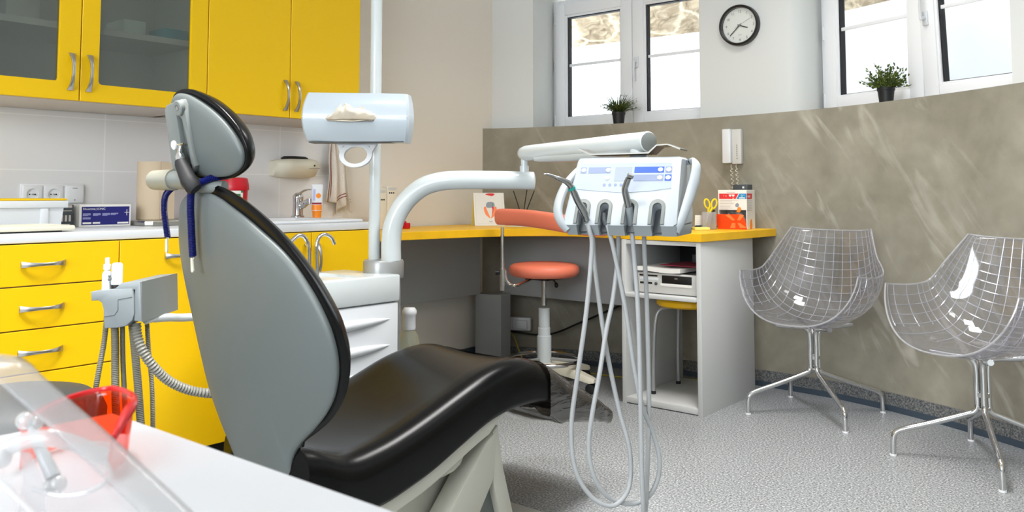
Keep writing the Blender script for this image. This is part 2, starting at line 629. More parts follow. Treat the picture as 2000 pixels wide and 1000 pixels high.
M['hose_light'] = mat('light_corrugated_hose', srgb(128, 127, 119), 0.45)
M['hose_white'] = mat('pale_silicone_hose', srgb(166, 169, 171), 0.4)
M['orange_vinyl'] = mat('coral_vinyl', srgb(240, 130, 102), 0.42, bump=0.1, bscale=700)
M['plaster_warm'] = mat('warm_plaster', srgb(232, 227, 218), 0.75, spec=0.2, bump=0.06, bscale=120)
M['plaster_cool'] = mat('white_plaster', srgb(214, 216, 214), 0.75, spec=0.2, bump=0.06, bscale=120)
M['ceiling'] = mat('ceiling_paint', srgb(226, 225, 222), 0.8, spec=0.2)
M['concrete'] = concrete_mat()
M['floor'] = floor_mat()
M['tile'] = tile_mat()
M['stone'] = stone_mat()
M['outside_white'] = mat('whitewashed_wall', srgb(244, 244, 246), 0.9, spec=0.1)
M['skirt'] = ramp_mat('speckled_cove', 'noise', 150, [(0.35, srgb(66, 68, 70)), (0.5, srgb(104, 106, 106)), (0.66, srgb(140, 140, 137))], 0.55)
M['skirt_blue'] = mat('slate_blue_vinyl', srgb(62, 74, 86), 0.5)
M['gasket'] = mat('black_gasket', srgb(22, 22, 28), 0.6)
M['pane'] = clear('window_glass', (0.97, 0.98, 0.98, 1), 0.01)
M['frosted'] = clear('smoked_satin_glass', (0.68, 0.72, 0.70, 1), 0.025, ior=1.55, haze=0.09, hazecol=srgb(150, 158, 155))
M['clear_pc'] = clear('clear_polycarbonate', (0.90, 0.90, 0.93, 1), 0.04, ior=1.5, haze=0.035)
M['clear_rib'] = clear('clear_polycarbonate_edge', (0.72, 0.72, 0.76, 1), 0.14, ior=2.3, haze=0.24, hazecol=(0.95, 0.95, 0.95, 1))
M['visor'] = clear('clear_visor_film', (0.96, 0.96, 0.97, 1), 0.06, ior=1.4, haze=0.2, hazecol=(0.7, 0.7, 0.71, 1))
M['visor_edge'] = clear('milky_visor_edge', (0.92, 0.92, 0.92, 1), 0.15, ior=1.4, haze=0.28, hazecol=(0.55, 0.55, 0.56, 1))
M['clear_frame'] = clear('clear_spectacle_plastic', (0.86, 0.86, 0.87, 1), 0.08, ior=1.8, haze=0.38, hazecol=(0.7, 0.7, 0.7, 1))
M['film'] = clear('grey_protective_film', (0.27, 0.25, 0.23, 1), 0.07, ior=2.2, haze=0.2, hazecol=srgb(100, 91, 82), wrinkle=0.22)
M['orange_lens'] = clear('orange_lens', (1.0, 0.33, 0.20, 1), 0.05, ior=1.45, haze=0.035, hazecol=(1.0, 0.08, 0.0, 1))
M['red_rim'] = mat('red_translucent_rim', (0.46, 0.006, 0.010, 1), 0.2, spec=0.5, coat=0.2)
M['clear_bottle'] = clear('clear_bottle', (0.86, 0.88, 0.80, 1), 0.04, ior=1.5, haze=0.18, hazecol=srgb(205, 205, 185))
M['cup_clear'] = clear('clear_pen_cup', (0.8, 0.78, 0.8, 1), 0.06, ior=1.5, haze=0.25)
M['paper'] = mat('paper_white', srgb(236, 234, 228), 0.7, spec=0.2)
M['kraft'] = mat('beige_towel_paper', srgb(205, 186, 160), 0.8, spec=0.15, bump=0.1, bscale=300)
M['tissue'] = mat('ivory_tissue', srgb(216, 208, 194), 0.85, spec=0.1)
M['cream'] = mat('cream_plastic', srgb(222, 217, 198), 0.4)
M['ivory'] = mat('ivory_box', srgb(222, 214, 196), 0.6)
M['navy'] = mat('navy_print', srgb(28, 28, 112), 0.45)
M['lavender'] = mat('pale_blue_print', srgb(176, 178, 220), 0.5)
M['blue_cord'] = mat('blue_coil', srgb(3, 13, 84), 0.35, spec=0.4)
M['red'] = mat('red_plastic', srgb(196, 14, 34), 0.35)
M['red_print'] = mat('red_print', srgb(222, 40, 44), 0.5)
M['orange_print'] = mat('orange_print', srgb(246, 78, 24), 0.5)
M['peach_print'] = mat('peach_print', srgb(255, 142, 84), 0.5)
M['orange_cream'] = mat('orange_tube_print', srgb(240, 138, 30), 0.4)
M['cyan_print'] = mat('cyan_print', srgb(20, 140, 196), 0.5)
M['green'] = mat('green_print', srgb(22, 122, 82), 0.45)
M['grey_print'] = mat('grey_print', srgb(120, 118, 116), 0.6)
M['pale_print'] = mat('pale_grey_print', srgb(206, 198, 192), 0.6)
M['dark_box'] = mat('charcoal_box', srgb(72, 77, 80), 0.5)
M['towel'] = ramp_mat('linen_towel', 'noise', 260, [(0.3, srgb(212, 204, 194)), (0.7, srgb(232, 226, 216))], 0.9, 0.1, bump=0.4)
M['maroon'] = mat('maroon_stripe', srgb(140, 44, 60), 0.85)
M['screen_white'] = mat('glossy_control_film', srgb(160, 170, 190), 0.35, spec=0.15)
M['screen_blue'] = mat('blue_control_band', srgb(58, 92, 176), 0.35, spec=0.15)
M['screen_grey'] = mat('grey_control_band', srgb(126, 138, 166), 0.35, spec=0.15)
M['lcd'] = mat('lcd_window', srgb(146, 156, 166), 0.35, spec=0.15)
M['leaf_dark'] = mat('dark_leaf', srgb(52, 74, 34), 0.5, var=0.35, vscale=40)
M['leaf_light'] = mat('olive_leaf', srgb(98, 112, 44), 0.5, var=0.3, vscale=40)
M['pot'] = mat('black_pot', srgb(24, 25, 27), 0.5)
M['yellow_plastic'] = mat('yellow_plastic', srgb(238, 214, 40), 0.35)
M['sticky'] = mat('pale_yellow_notes', srgb(246, 228, 130), 0.7)
M['blue_plastic'] = mat('blue_pen_plastic', srgb(48, 52, 128), 0.4)
M['pipe_green'] = mat('teal_ring', srgb(20, 140, 130), 0.4)
M['teal'] = mat('teal_box', srgb(60, 150, 160), 0.5)
M['green_wire'] = mat('yellow_green_wire', srgb(170, 160, 60), 0.5)
M['dark_metal'] = mat('gunmetal_handpiece', srgb(150, 152, 152), 0.25, metal=0.9)
M['stool_seat_black'] = mat('charcoal_vinyl', srgb(58, 60, 60), 0.55)
# ---------------------------------------------------------------- the room
KX = -3.32                                    # kitchen wall plane
WALL = [(-3.60, 3.42), (-3.32, 3.73), (-3.18, 3.83), (-2.9, 3.955), (-2.58, 4.05), (-2.2, 4.115), (-1.85, 4.135),
        (-1.5, 4.115), (-1.30, 4.075), (-1.08, 4.00), (-0.84, 3.89), (-0.6, 3.755), (-0.3, 3.55), (0.1, 3.22),
        (0.6, 2.75), (1.2, 2.12), (1.9, 1.35)]
_W = [(p.x, p.y) for p in cr([(a, b, 0) for a, b in WALL], 6)]


def ywall(x):
    return interp(_W, x)


def zledge(x):
    return lerp(1.342, 1.384, max(0, min(1, (x + 3.32) / 2.72)))


def strip(mb, xs, off0, off1, zf0, zf1):
    """closed wall strip that follows the bowed wall"""
    secs = []
    for x in xs:
        y = ywall(x)
        z0 = zf0(x) if callable(zf0) else zf0
        z1 = zf1(x) if callable(zf1) else zf1
        secs.append([(x, y + off0, z0), (x, y + off0, z1), (x, y + off1, z1), (x, y + off1, z0)])
    return mb.loft(secs)


H = 2.72
mb = MB().box(-3.62, -2.7, -0.06, 2.3, 4.35, 0.0)
solo('floor', mb, M['floor'], kind='structure', label='grey speckled vinyl floor')
mb = MB().prism([(-3.62, -2.75), (2.3, -2.75), (2.3, 1.6), (1.2, 2.75), (0.1, 3.85), (-0.6, 4.3), (-1.6, 4.70), (-3.62, 4.70)], H, H + 0.08)
solo('ceiling', mb, M['ceiling'], kind='structure')
mb = MB().box(KX - 0.15, -2.7, 0, KX, 4.40, H)
solo('wall_left', mb, M['plaster_warm'], kind='structure', label='warm white plaster wall behind the kitchen units')
# back wall with an added, unseen window opening for frontal light
wz0, wz1, wx0, wx1 = 0.95, 2.35, -2.0, 1.2
mb = MB().box(-3.5, -2.75, 0, wx0, -2.6, H).box(wx1, -2.75, 0, 2.3, -2.6, H).box(wx0, -2.75, 0, wx1, -2.6, wz0).box(wx0, -2.75, wz1, wx1, -2.6, H)
solo('wall_back', mb, M['plaster_cool'], kind='structure')
w3 = root('added_window', 'added white framed window in the back wall, unseen, for frontal light', None, (-0.4, -2.68, wz0), 0, kind='structure')
fm = MB()
for a in ((wx0, wz0, wx0 + 0.06, wz1), (wx1 - 0.06, wz0, wx1, wz1), (wx0 + 0.06, wz0, wx1 - 0.06, wz0 + 0.06), (wx0 + 0.06, wz1 - 0.06, wx1 - 0.06, wz1), (-0.43, wz0 + 0.06, -0.37, wz1 - 0.06)):
    fm.box(a[0], -2.70, a[1], a[2], -2.64, a[3], 0.004)
part('window_frame', fm, M['pvc'], w3)
solo('wall_right', MB().box(1.9, -2.7, 0, 2.05, 2.2, H), M['plaster_cool'], kind='structure')
xs = [-3.34 + i * 0.06 for i in range(0, 90)]
xs = [x for x in xs if x < 1.95]
solo('wall_front', strip(MB(), xs, 0.0, 0.62, 0.0, zledge), M['concrete'], kind='structure',
     label='bowed bare concrete dado wall below the windows', sharp=60)
# tiles behind the worktop
solo('trim_1', MB().box(KX, 0.2, 0.8, KX + 0.008, 2.69, 1.62), M['tile'], kind='structure', label='glossy white wall tiles between worktop and wall cabinets')

# upper wall: piers and lintel set back on the ledge
UP = 0.085
mb = MB()
ctop = H


def pier(mb, poly):
    z0 = min(zledge(p[0]) for p in poly) - 0.01
    mb.prism(poly, z0, ctop)


def yu(x):
    return ywall(x) + UP


pl = [(-3.34, yu(-3.34)), (-3.24, yu(-3.24)), (-3.115, yu(-3.115)), (-3.14, 4.04), (-3.20, 4.2), (-3.25, 4.34), (-3.25, 4.44), (-3.5, 4.44)]
pier(mb, pl)
pl = [(-2.157, yu(-2.157)), (-1.95, yu(-1.95)), (-1.80, yu(-1.80)), (-1.672, yu(-1.672)), (-1.640, 4.225), (-1.605, 4.27), (-1.58, 4.33), (-1.57, 4.44), (-1.60, 4.52), (-2.02, 4.52), (-2.06, 4.42), (-2.06, 4.3)]
pier(mb, pl)
xr = [-0.612, -0.3, 0.1, 0.6, 1.2, 1.9]
pl = [(x, yu(x)) for x in xr] + [(x + 0.22, yu(x) + 0.45) for x in xr[::-1]]
pl[-1] = (-0.40, yu(-0.612) + 0.42)
pier(mb, pl)
xl = [-3.34, -2.9, -2.5, -2.1, -1.7, -1.3, -0.9, -0.5]
pl = [(x, yu(x)) for x in xl] + [(x, yu(x) + 0.6) for x in xl[::-1]]
mb.prism(pl, 2.30, ctop)
solo('wall_upper', mb, M['plaster_cool'], kind='structure', label='white plaster upper wall with two deep window recesses', sharp=50)

# skirting
xs = [x for x in [-3.31 + i * 0.06 for i in range(90)] if x < 1.9]
solo('baseboard_front', strip(MB(), xs, -0.014, 0.0, 0.026, 0.078), M['skirt'], kind='structure', sharp=60, label='grey speckled coved skirting')
solo('trim_2', strip(MB(), xs, -0.018, 0.0, 0.0, 0.026), M['skirt_blue'], kind='structure', sharp=60, label='slate blue strip at the foot of the skirting')
mb = MB().box(KX, 2.42, 0, KX + 0.016, 3.74, 0.085)
solo('baseboard_left', mb, M['skirt_blue'], kind='structure', label='slate blue skirting')

# outside: whitewashed light-well wall with rubble stone above
C2 = Vector((0.919, -0.394, 0))
o0 = Vector((-6.2, 5.22, 0)); o1 = Vector((-1.95, 5.42, 0)); o2 = o1 + C2 * 3.6
mb = MB()
nrm = Vector((0.2, 0.98, 0)) * 0.25
mb.prism([(o0.x, o0.y), (o1.x, o1.y), (o2.x, o2.y), (o2.x + 0.2, o2.y + 0.5), (o1.x, o1.y + 0.5), (o0.x, o0.y + 0.5)], 0.4, 2.10, bev=0.04, seg=3)
solo('wall_outside', mb, M['outside_white'], kind='structure', label='sunlit whitewashed wall outside the windows')
mb = MB()


def stone_f(path, u, v):
    L = (o1 - o0).length
    T = L + 3.6
    d = u * T
    p = o0 + (o1 - o0).normalized() * d if d < L else o1 + C2 * (d - L)
    a = 0.05 * math.sin(d * 7 + 3 * math.sin(v * 5)) * math.sin(v * 9 + d * 3) + 0.03 * math.sin(d * 17 + v * 13)
    return Vector((p.x, p.y + 0.14 + a, 2.04 + v * 0.97))


mb.grid(lambda u, v: stone_f(None, u, v), 150, 24)
st = solo('wall_stone', mb, M['stone'], kind='structure', label='rubble stone wall outside above the white wall', sharp=80)
md = st.modifiers.new('thick', 'SOLIDIFY'); md.thickness = 0.1; md.offset = -1
mb = MB().box(-6.2, 4.76, 0.3, 2.0, 5.6, 0.4)
solo('trim_3', mb, M['outside_white'], kind='structure')


# ---------------------------------------------------------------- windows (local: x along the wall, y outwards, z up)
def glazed(parent, x0, z0, x1, z1, bar_z, Mx, handle=None, name='sash', y=0.0):
    """one opening sash with profile, gasket, pane and glazing bar"""
    fw = 0.075
    mb = MB()
    mb.prism([(x0, z0), (x1, z0), (x1, z1), (x0, z1)], 0, 0.001)  # replaced below
    mb.bm.free(); mb = MB()
    P = Mx
    for a in ((x0, z0, x0 + fw, z1), (x1 - fw, z0, x1, z1), (x0 + fw, z0, x1 - fw, z0 + fw), (x0 + fw, z1 - fw, x1 - fw, z1)):
        mb.box(a[0], y - 0.022, a[1], a[2], y + 0.045, a[3], 0.006, M=P)
    b = 0.012
    for a in ((x0 + fw - 0.001, z0 + fw, x0 + fw + b, z1 - fw), (x1 - fw - b, z0 + fw, x1 - fw + 0.001, z1 - fw), (x0 + fw + b, z0 + fw - 0.001, x1 - fw - b, z0 + fw + b), (x0 + fw + b, z1 - fw - b, x1 - fw - b, z1 - fw + 0.001)):
        mb.box(a[0], y - 0.014, a[1], a[2], y + 0.03, a[3], 0.003, M=P)
    s = part(name, mb, M['pvc'], parent)
    g = b
    gx0, gx1, gz0, gz1 = x0 + fw + g, x1 - fw - g, z0 + fw + g, z1 - fw - g
    mb = MB()
    w = 0.006
    for a in ((gx0, gz0, gx0 + w, gz1), (gx1 - w, gz0, gx1, gz1), (gx0 + w, gz0, gx1 - w, gz0 + w * 0.5), (gx0 + w, gz1 - w, gx1 - w, gz1)):
        mb.box(a[0], y - 0.004, a[1], a[2], y + 0.032, a[3], M=P)
    part('gasket', mb, M['gasket'], s)
    part('pane', MB().box(gx0 + w, y + 0.010, gz0 + w * 0.5, gx1 - w, y + 0.014, gz1 - w, M=P), M['pane'], s)
    part('glazing_bar', MB().box(gx0 + w, y + 0.002, bar_z - 0.009, gx1 - w, y + 0.009, bar_z + 0.009, 0.002, M=P), M['pvc'], s)
    if handle:
        hx, hz, updown = handle
        mb = MB().box(hx - 0.014, y - 0.031, hz - 0.033, hx + 0.014, y - 0.022, hz + 0.033, 0.004, M=P)
        mb.tube([P @ Vector((hx, y - 0.03, hz)), P @ Vector((hx, y - 0.055, hz))], 0.009)
        zz = hz + updown * 0.115
        mb.tube([P @ Vector((hx, y - 0.055, hz - updown * 0.008)), P @ Vector((hx, y - 0.058, lerp(hz, zz, .5))), P @ Vector((hx, y - 0.052, zz))], [0.0095, 0.009, 0.0075], flat=0.7)
        part('handle', mb, M['white_plastic'], s)
    return s


def window(name, label, Mx, x1, z0, z1, xm, bar_z, glass0, tilt=False, handle_up=False, x0=0.0):
    w = root(name, label, None, Mx.to_translation(), 0, kind='structure')
    mb = MB()
    f = 0.045
    for a in ((x0, z0, x0 + f, z1), (x1 - f, z0, x1, z1), (x0 + f, z0, x1 - f, z0 + 0.03), (x0 + f, z1 - f, x1 - f, z1)):
        mb.box(a[0], 0.0, a[1], a[2], 0.07, a[3], 0.004, M=Mx)
    part('window_frame', mb, M['pvc'], w)
    gl = 0.03
    glazed(w, x0 + f - 0.012, glass0 - 0.087, xm - 0.0015, z1 - 0.03, bar_z, Mx)
    hz = 1.735
    hb = (xm + 0.032, hz, -1)
    M2 = Mx
    if tilt:
        T = Mx @ Matrix.Translation((0, 0, glass0 - 0.087)) @ Matrix.Rotation(R(3.2), 4, 'X') @ Matrix.Translation((0, 0, -(glass0 - 0.087)))
        M2 = T
        hb = (xm + 0.035, hz + 0.02, 1)
    glazed(w, xm + 0.0015, glass0 - 0.087, x1 - f + 0.012, z1 - 0.03, bar_z, M2, handle=hb)
    # hinges on the jamb
    mb = MB()
    for hz2 in (glass0 - 0.02, glass0 + 0.33, z1 - 0.12):
        mb.tube([Mx @ Vector((x0 + f - 0.016, -0.018, hz2 - 0.035)), Mx @ Vector((x0 + f - 0.016, -0.018, hz2 + 0.035))], 0.007)
    part('hinge', mb, M['white_plastic'], w)
    return w


M1 = Matrix.Translation((-3.252, 4.33, 0))
window('window_1', 'white framed casement window left of the wall clock', M1, 1.16, 1.335, 2.19, 0.602, 1.766, 1.440)
Q2 = Vector((-1.5, 4.4, 0))
M2 = frame(Q2, C2, (0.394, 0.919, 0))
window('window_2', 'white framed casement window right of the wall clock, right sash tilted inwards', M2, 1.13, 1.355, 2.21, 0.536, 1.796, 1.459, tilt=True, x0=-0.075)
# ---------------------------------------------------------------- kitchen run on the left wall
UX, LX = -2.92, -2.70          # door planes of wall and base units


def bow_handle(c, axis, out, L=0.125, drop=0.024):
    """satin bow pull: flat widened ends, arched middle"""
    c, axis, out = Vector(c), Vector(axis).normalized(), Vector(out).normalized()
    side = axis.cross(out)
    secs = []
    n = 18
    for i in range(n + 1):
        t = i / n
        s = (t - 0.5) * L
        o = drop * (1 - abs(2 * t - 1) ** 2.4) + 0.004
        w = 0.0045 + 0.0048 * abs(2 * t - 1) ** 2.2
        th = 0.0032
        p = c + axis * s + out * o
        secs.append([p + side * w - out * th, p + side * w + out * th * 0.6, p + side * w * 0.5 + out * th, p - side * w * 0.5 + out * th, p - side * w + out * th * 0.6, p - side * w - out * th])
    mb = MB().loft(secs)
    for s in (-1, 1):
        p = c + axis * s * (L / 2 - 0.006)
        mb.tube([p, p + out * 0.008], 0.006, 8)
    return mb


def door(parent, x, y0, y1, z0, z1, handle=None, glass=None, name='door', th=0.018):
    g = 0.0018
    mb = MB()
    d = None
    if glass:
        gy0, gz0, gy1, gz1 = glass
        a = MB().box(x - th, y0 + g, z0 + g, x, y1 - g, z1 - g, 0.0015, 1)
        k = 0.012
        cy, cz = (gy0 + gy1) / 2, (gz0 + gz1) / 2
        poly = []
        for (sy, sz, a0) in ((1, -1, -90), (1, 1, 0), (-1, 1, 90), (-1, -1, 180)):
            for q in range(5):
                an = R(a0 + q * 22.5)
                poly.append((cy + sy * ((gy1 - gy0) / 2 - k) + k * math.cos(an), cz + sz * ((gz1 - gz0) / 2 - k) + k * math.sin(an)))
        T = Matrix(((0, 0, 1, 0), (1, 0, 0, 0), (0, 1, 0, 0), (0, 0, 0, 1)))
        c = MB().prism(poly, x - 0.05, x + 0.05, M=T)
        mb = cut(a, c)
        d = part(name, mb, M['yellow'], parent)
        part('glass_pane', MB().box(x - th + 0.001, gy0 - 0.004, gz0 - 0.004, x - th + 0.005, gy1 + 0.004, gz1 + 0.004), M['frosted'], d)
    else:
        mb.box(x - th, y0 + g, z0 + g, x, y1 - g, z1 - g, 0.0015, 1)
        d = part(name, mb, M['yellow'], parent)
    if handle:
        c, ax = handle
        part('handle', bow_handle((x, c[0], c[1]), ax, (1, 0, 0)), M['satin'], d)
    return d


ZU0, ZU1 = 1.268, 2.12
# glazed wall cabinet
uc = root('wall_cabinet', 'yellow wall cabinet with two framed smoked-glass doors over the white tiles', 'cabinet', (-3.1, 1.25, ZU0), group='yellow wall cabinets')
mb = MB()
y0, y1 = 0.785, 1.718
mb.box(KX, y0, ZU0, UX - 0.02, y1, ZU0 + 0.018).box(KX, y0, ZU1 - 0.018, UX - 0.02, y1, ZU1)
mb.box(KX, y0, ZU0, UX - 0.02, y0 + 0.018, ZU1).box(KX, y1 - 0.018, ZU0, UX - 0.02, y1, ZU1).box(KX, y0, ZU0, KX + 0.012, y1, ZU1)
part('body', mb, M['carcass'], uc)
part('shelf', MB().box(KX + 0.012, y0 + 0.018, 1.515, UX - 0.06, y1 - 0.018, 1.537), M['carcass'], uc)
door(uc, UX, 0.785, 1.252, ZU0, ZU1, ((1.2195, 1.364), (0, 0.02, 1)), (0.853, 1.330, 1.184, 2.05))
door(uc, UX, 1.252, 1.718, ZU0, ZU1, ((1.279, 1.364), (0, 0.02, 1)), (1.313, 1.330, 1.650, 2.05))
# a few boxes on its shelf, dim behind the smoked glass
solo('storage_box', MB().box(-3.2, 1.46, 1.5372, -3.06, 1.545, 1.60, 0.004), M['paper'], 'pale box on the cabinet shelf seen through the right glass door', 'box', 'boxes in the glazed wall cabinet')
solo('storage_box', MB().box(-3.12, 1.585, 1.5372, -3.0, 1.68, 1.578, 0.004), M['teal'], 'small teal box at the right end of the shelf behind smoked glass', 'box', 'boxes in the glazed wall cabinet')
solo('storage_box', MB().box(-3.2, 1.06, 1.5372, -3.04, 1.165, 1.64, 0.004), M['carcass'], 'pale box on the shelf behind the left glass door', 'box', 'boxes in the glazed wall cabinet')
# plain wall cabinet
uc = root('wall_cabinet', 'yellow wall cabinet with two plain doors beside the white ceiling pole', 'cabinet', (-3.1, 2.09, ZU0), group='yellow wall cabinets')
y0, y1 = 1.719, 2.458
mb = MB().box(KX, y0, ZU0, UX - 0.02, y1, ZU1)
part('body', mb, M['carcass'], uc)
door(uc, UX, 1.718, 2.090, ZU0, ZU1, ((2.064, 1.360), (0, 0, 1)))
door(uc, UX, 2.090, 2.458, ZU0, ZU1, ((2.119, 1.360), (0, 0, 1)))

# base units
ZB = 0.812


def base_unit(name, label, y0, y1):
    u = root(name, label, 'cabinet', (-3.0, (y0 + y1) / 2, 0), group='yellow base units under the worktop')
    mb = MB().box(KX + 0.01, y0, 0.096, LX - 0.02, y1, ZB - 0.002)
    part('body', mb, M['carcass'], u)
    part('plinth', MB().box(KX + 0.05, y0, 0.0, LX - 0.05, y1, 0.095), M['black'], u)
    return u


u = base_unit('drawer_unit', 'yellow base cabinet with a stack of drawers left of the suction holder', 0.845, 1.297)
for (z0, z1, hz) in ((0.688, ZB, 0.752), (0.561, 0.688, 0.6235), (0.434, 0.561, 0.4965), (0.096, 0.434, None)):
    door(u, LX, 0.845, 1.297, z0, z1, ((1.069, hz), (0, 1, 0)) if hz else None, name='drawer')
# the two further runs of it
u = base_unit('base_cabinet', 'yellow base cabinet with one horizontal pull, behind the dental chair back', 1.297, 1.725)
door(u, LX, 1.297, 1.725, 0.096, ZB, ((1.511, 0.753), (0, 1, 0)))
u = base_unit('sink_cabinet', 'yellow double-door base cabinet under the white sink', 1.725, 2.362)
door(u, LX, 1.725, 2.042, 0.096, ZB, ((2.016, 0.705), (0, 0, 1)))
door(u, LX, 2.042, 2.362, 0.096, ZB, ((2.068, 0.705), (0, 0, 1)))
u = base_unit('base_cabinet', 'yellow base cabinet at the left edge behind the clear face shield', 0.35, 0.845)
door(u, LX, 0.35, 0.845, 0.096, ZB, None)

# worktop with a cut-out for the sink
WT0, WT1 = 0.8135, 0.842
a = MB().box(KX, 0.35, WT0, -2.72 + 0.012, 2.372, WT1, 0.004)
c = MB().box(-3.22, 1.86, WT0 - 0.05, -2.80, 2.33, WT1 + 0.05)
solo('worktop', cut(a, c), M['white_lam'], 'long white laminate worktop on the yellow base cabinets', 'countertop')
# inset white sink
s = root('sink', 'white inset sink at the right end of the white worktop', 'sink', (-3.0, 2.1, WT1))
a = MB().box(-3.25, 1.84, WT1, -2.775, 2.362, WT1 + 0.012, 0.005).box(-3.215, 1.865, 0.70, -2.805, 2.325, WT1 + 0.003, 0.02)
c = MB().box(-3.13, 1.885, 0.715, -2.83, 2.28, WT1 + 0.05, 0.03)
part('basin', cut(a, c), M['white_plastic'], s)
part('drain', MB().lathe([(0.03, 0), (0.03, 0.004), (0.015, 0.004), (0.012, 0.001)], (-2.98, 2.08, 0.7155), 20), M['chrome'], s)
# mixer tap (base px ~573,430)
t = root('mixer_tap', 'chrome single-lever mixer tap on the back rim of the sink', 'tap', (-3.19, 2.335, WT1 + 0.012))
bx, by, bz = -3.19, 2.335, WT1 + 0.012
mb = MB().lathe([(0.030, 0), (0.030, 0.006), (0.024, 0.010), (0.0225, 0.060), (0.024, 0.085), (0.0, 0.09)], (bx, by, bz), 24)
sp = [(bx + 0.005, by + 0.002, bz + 0.055), (bx + 0.025, by + 0.006, bz + 0.052), (bx + 0.045, by + 0.010, bz + 0.064), (bx + 0.066, by + 0.014, bz + 0.072)]
mb.tube(cr(sp, 6), [0.018] * 6 + [0.0155] * 6 + [0.0135] * 7, 14)
mb.tube([(bx + 0.068, by + 0.014, bz + 0.084), (bx + 0.068, by + 0.014, bz + 0.060)], 0.0145, 14)
part('tap_body', mb, M['chrome'], t)
mb = MB().ball((bx, by, bz + 0.088), 0.025, 0.025, 0.022)
lev = cr([(bx - 0.005, by - 0.003, bz + 0.095), (bx + 0.02, by + 0.005, bz + 0.112), (bx + 0.045, by + 0.012, bz + 0.122), (bx + 0.075, by + 0.02, bz + 0.124)], 6)
mb.tube(lev, [0.014] * 5 + [0.011] * 7 + [0.008] * 7, 12, flat=0.4)
part('lever', mb, M['chrome'], t)

# hand-cream tube standing on its cap, end of the sink
tx, ty, tz = -3.075, 2.352, WT1 + 0.0122
t = root('cream_tube', 'white and orange hand-cream tube standing beside the hanging towel', 'tube', (tx, ty, tz))
T0 = Matrix.Translation((tx, ty, tz)) @ Matrix.Rotation(VIEW + R(8), 4, 'Z')
secs = []
for (z, hw, hd) in ((0.0, 0.019, 0.019), (0.022, 0.019, 0.019), (0.03, 0.024, 0.022), (0.06, 0.0245, 0.018), (0.12, 0.025, 0.008), (0.146, 0.0255, 0.002)):
    secs.append([T0 @ Vector((hw * math.cos(2 * PI * k / 24), hd * math.sin(2 * PI * k / 24), z)) for k in range(24)])
mb = MB().m(0).loft(secs[2:])
part('tube_body', mb, [M['white_plastic']], t)
part('cap', MB().loft(secs[:3]), M['orange_cream'], t, label='orange screw cap')
mb = MB()
mb.m(0)


def tube_front(x, z):
    hd = interp([(0.03, 0.022), (0.06, 0.018), (0.12, 0.008), (0.146, 0.002)], z)
    hw = 0.0245
    return T0 @ Vector((x, -hd * math.sqrt(max(0, 1 - (x / hw) ** 2)) - 0.0006, z))


mb.grid(lambda u, v: tube_front(lerp(-0.022, 0.022, u), lerp(0.032, 0.056, v)), 10, 4)
mb.m(1).grid(lambda u, v: tube_front(lerp(-0.021, 0.021, u), lerp(0.058, 0.066, v)), 10, 2)
mb.m(0).grid(lambda u, v: tube_front(0.007 + 0.011 * v * math.cos(2 * PI * u), 0.096 + 0.011 * v * math.sin(2 * PI * u)), 16, 2)
mb.m(2).grid(lambda u, v: tube_front(lerp(-0.016, -0.006, u), lerp(0.075, 0.125, v)), 2, 8)
part('tube_print', mb, [M['orange_cream'], M['maroon'], M['lavender']], t)

# soap / towel dispenser on the tiles
dy0, dy1 = 2.262, 2.492
d = root('soap_dispenser', 'cream wall-mounted soap dispenser above the mixer tap', 'dispenser', (-3.26, 2.377, 1.02))
secs = []
for i in range(13):
    u = i / 12
    y = lerp(dy0, dy1, u)
    e = 1 - 0.35 * abs(2 * u - 1) ** 5
    dep = 0.105 * e
    zt, zb = 1.118 - 0.012 * abs(2 * u - 1) ** 4, 1.032 + 0.010 * abs(2 * u - 1) ** 4
    x0 = KX + 0.008
    secs.append([Vector(p) for p in ((x0, y, zb), (x0 + dep * 0.55, y, zb), (x0 + dep * 0.85, y, zb + 0.028), (x0 + dep, y, zb + 0.05), (x0 + dep * 0.97, y, zt - 0.012), (x0 + dep * 0.8, y, zt), (x0, y, zt))])
part('cover', MB().loft(secs), M['cream'], d, sharp=50)
part('top_window', MB().lathe([(0.001, 0), (0.07, 0.003), (0.075, 0.010), (0.06, 0.018), (0, 0.02)], (KX + 0.052, 2.37, 1.112), 24, sx=0.55, sy=0.95), M['rubber'], d, label='dark top opening')
part('keyhole', MB().lathe([(0.004, 0), (0.004, 0.003)], (0, 0, 0), 10, M=frame((KX + 0.111, 2.437, 1.088), (0, 1, 0), z=(1, 0, 0.15))), M['black'], d)
part('brand_mark', MB().box(KX + 0.1105, 2.41, 1.0745, KX + 0.1135, 2.468, 1.0765), M['grey_print'], d)

# striped towel on a hook
hk = root('towel_hook', 'small steel wall hook the striped towel hangs from', 'hook', (KX + 0.01, 2.60, 1.205))
part('hook', MB().tube([(KX + 0.0085, 2.60, 1.212), (KX + 0.03, 2.60, 1.207), (KX + 0.034, 2.60, 1.222)], 0.004, 8), M['steel'], hk)


def towel_f(u, v):
    # gathered at the top, spreading downwards; v 0 top .. 1 bottom
    w = lerp(0.035, 0.105, min(1, v * 1.15)) + 0.01 * math.sin(v * 6)
    y = 2.600 + (u - 0.42) * 2 * w * 0.8 + 0.028 * v
    z = 1.21 - (0.36 + 0.05 * math.sin(u * 5.0 + 1)) * v
    if u < 0.45:
        z = 1.21 - 0.285 * v - 0.03 * u
    fold = 0.016 * math.sin(u * 17 + 1.0 + v * 1.2) * (0.4 + 0.6 * v)
    return Vector((KX + 0.042 + fold + 0.01 * math.sin(v * 3) - 0.012 * v, y, z))


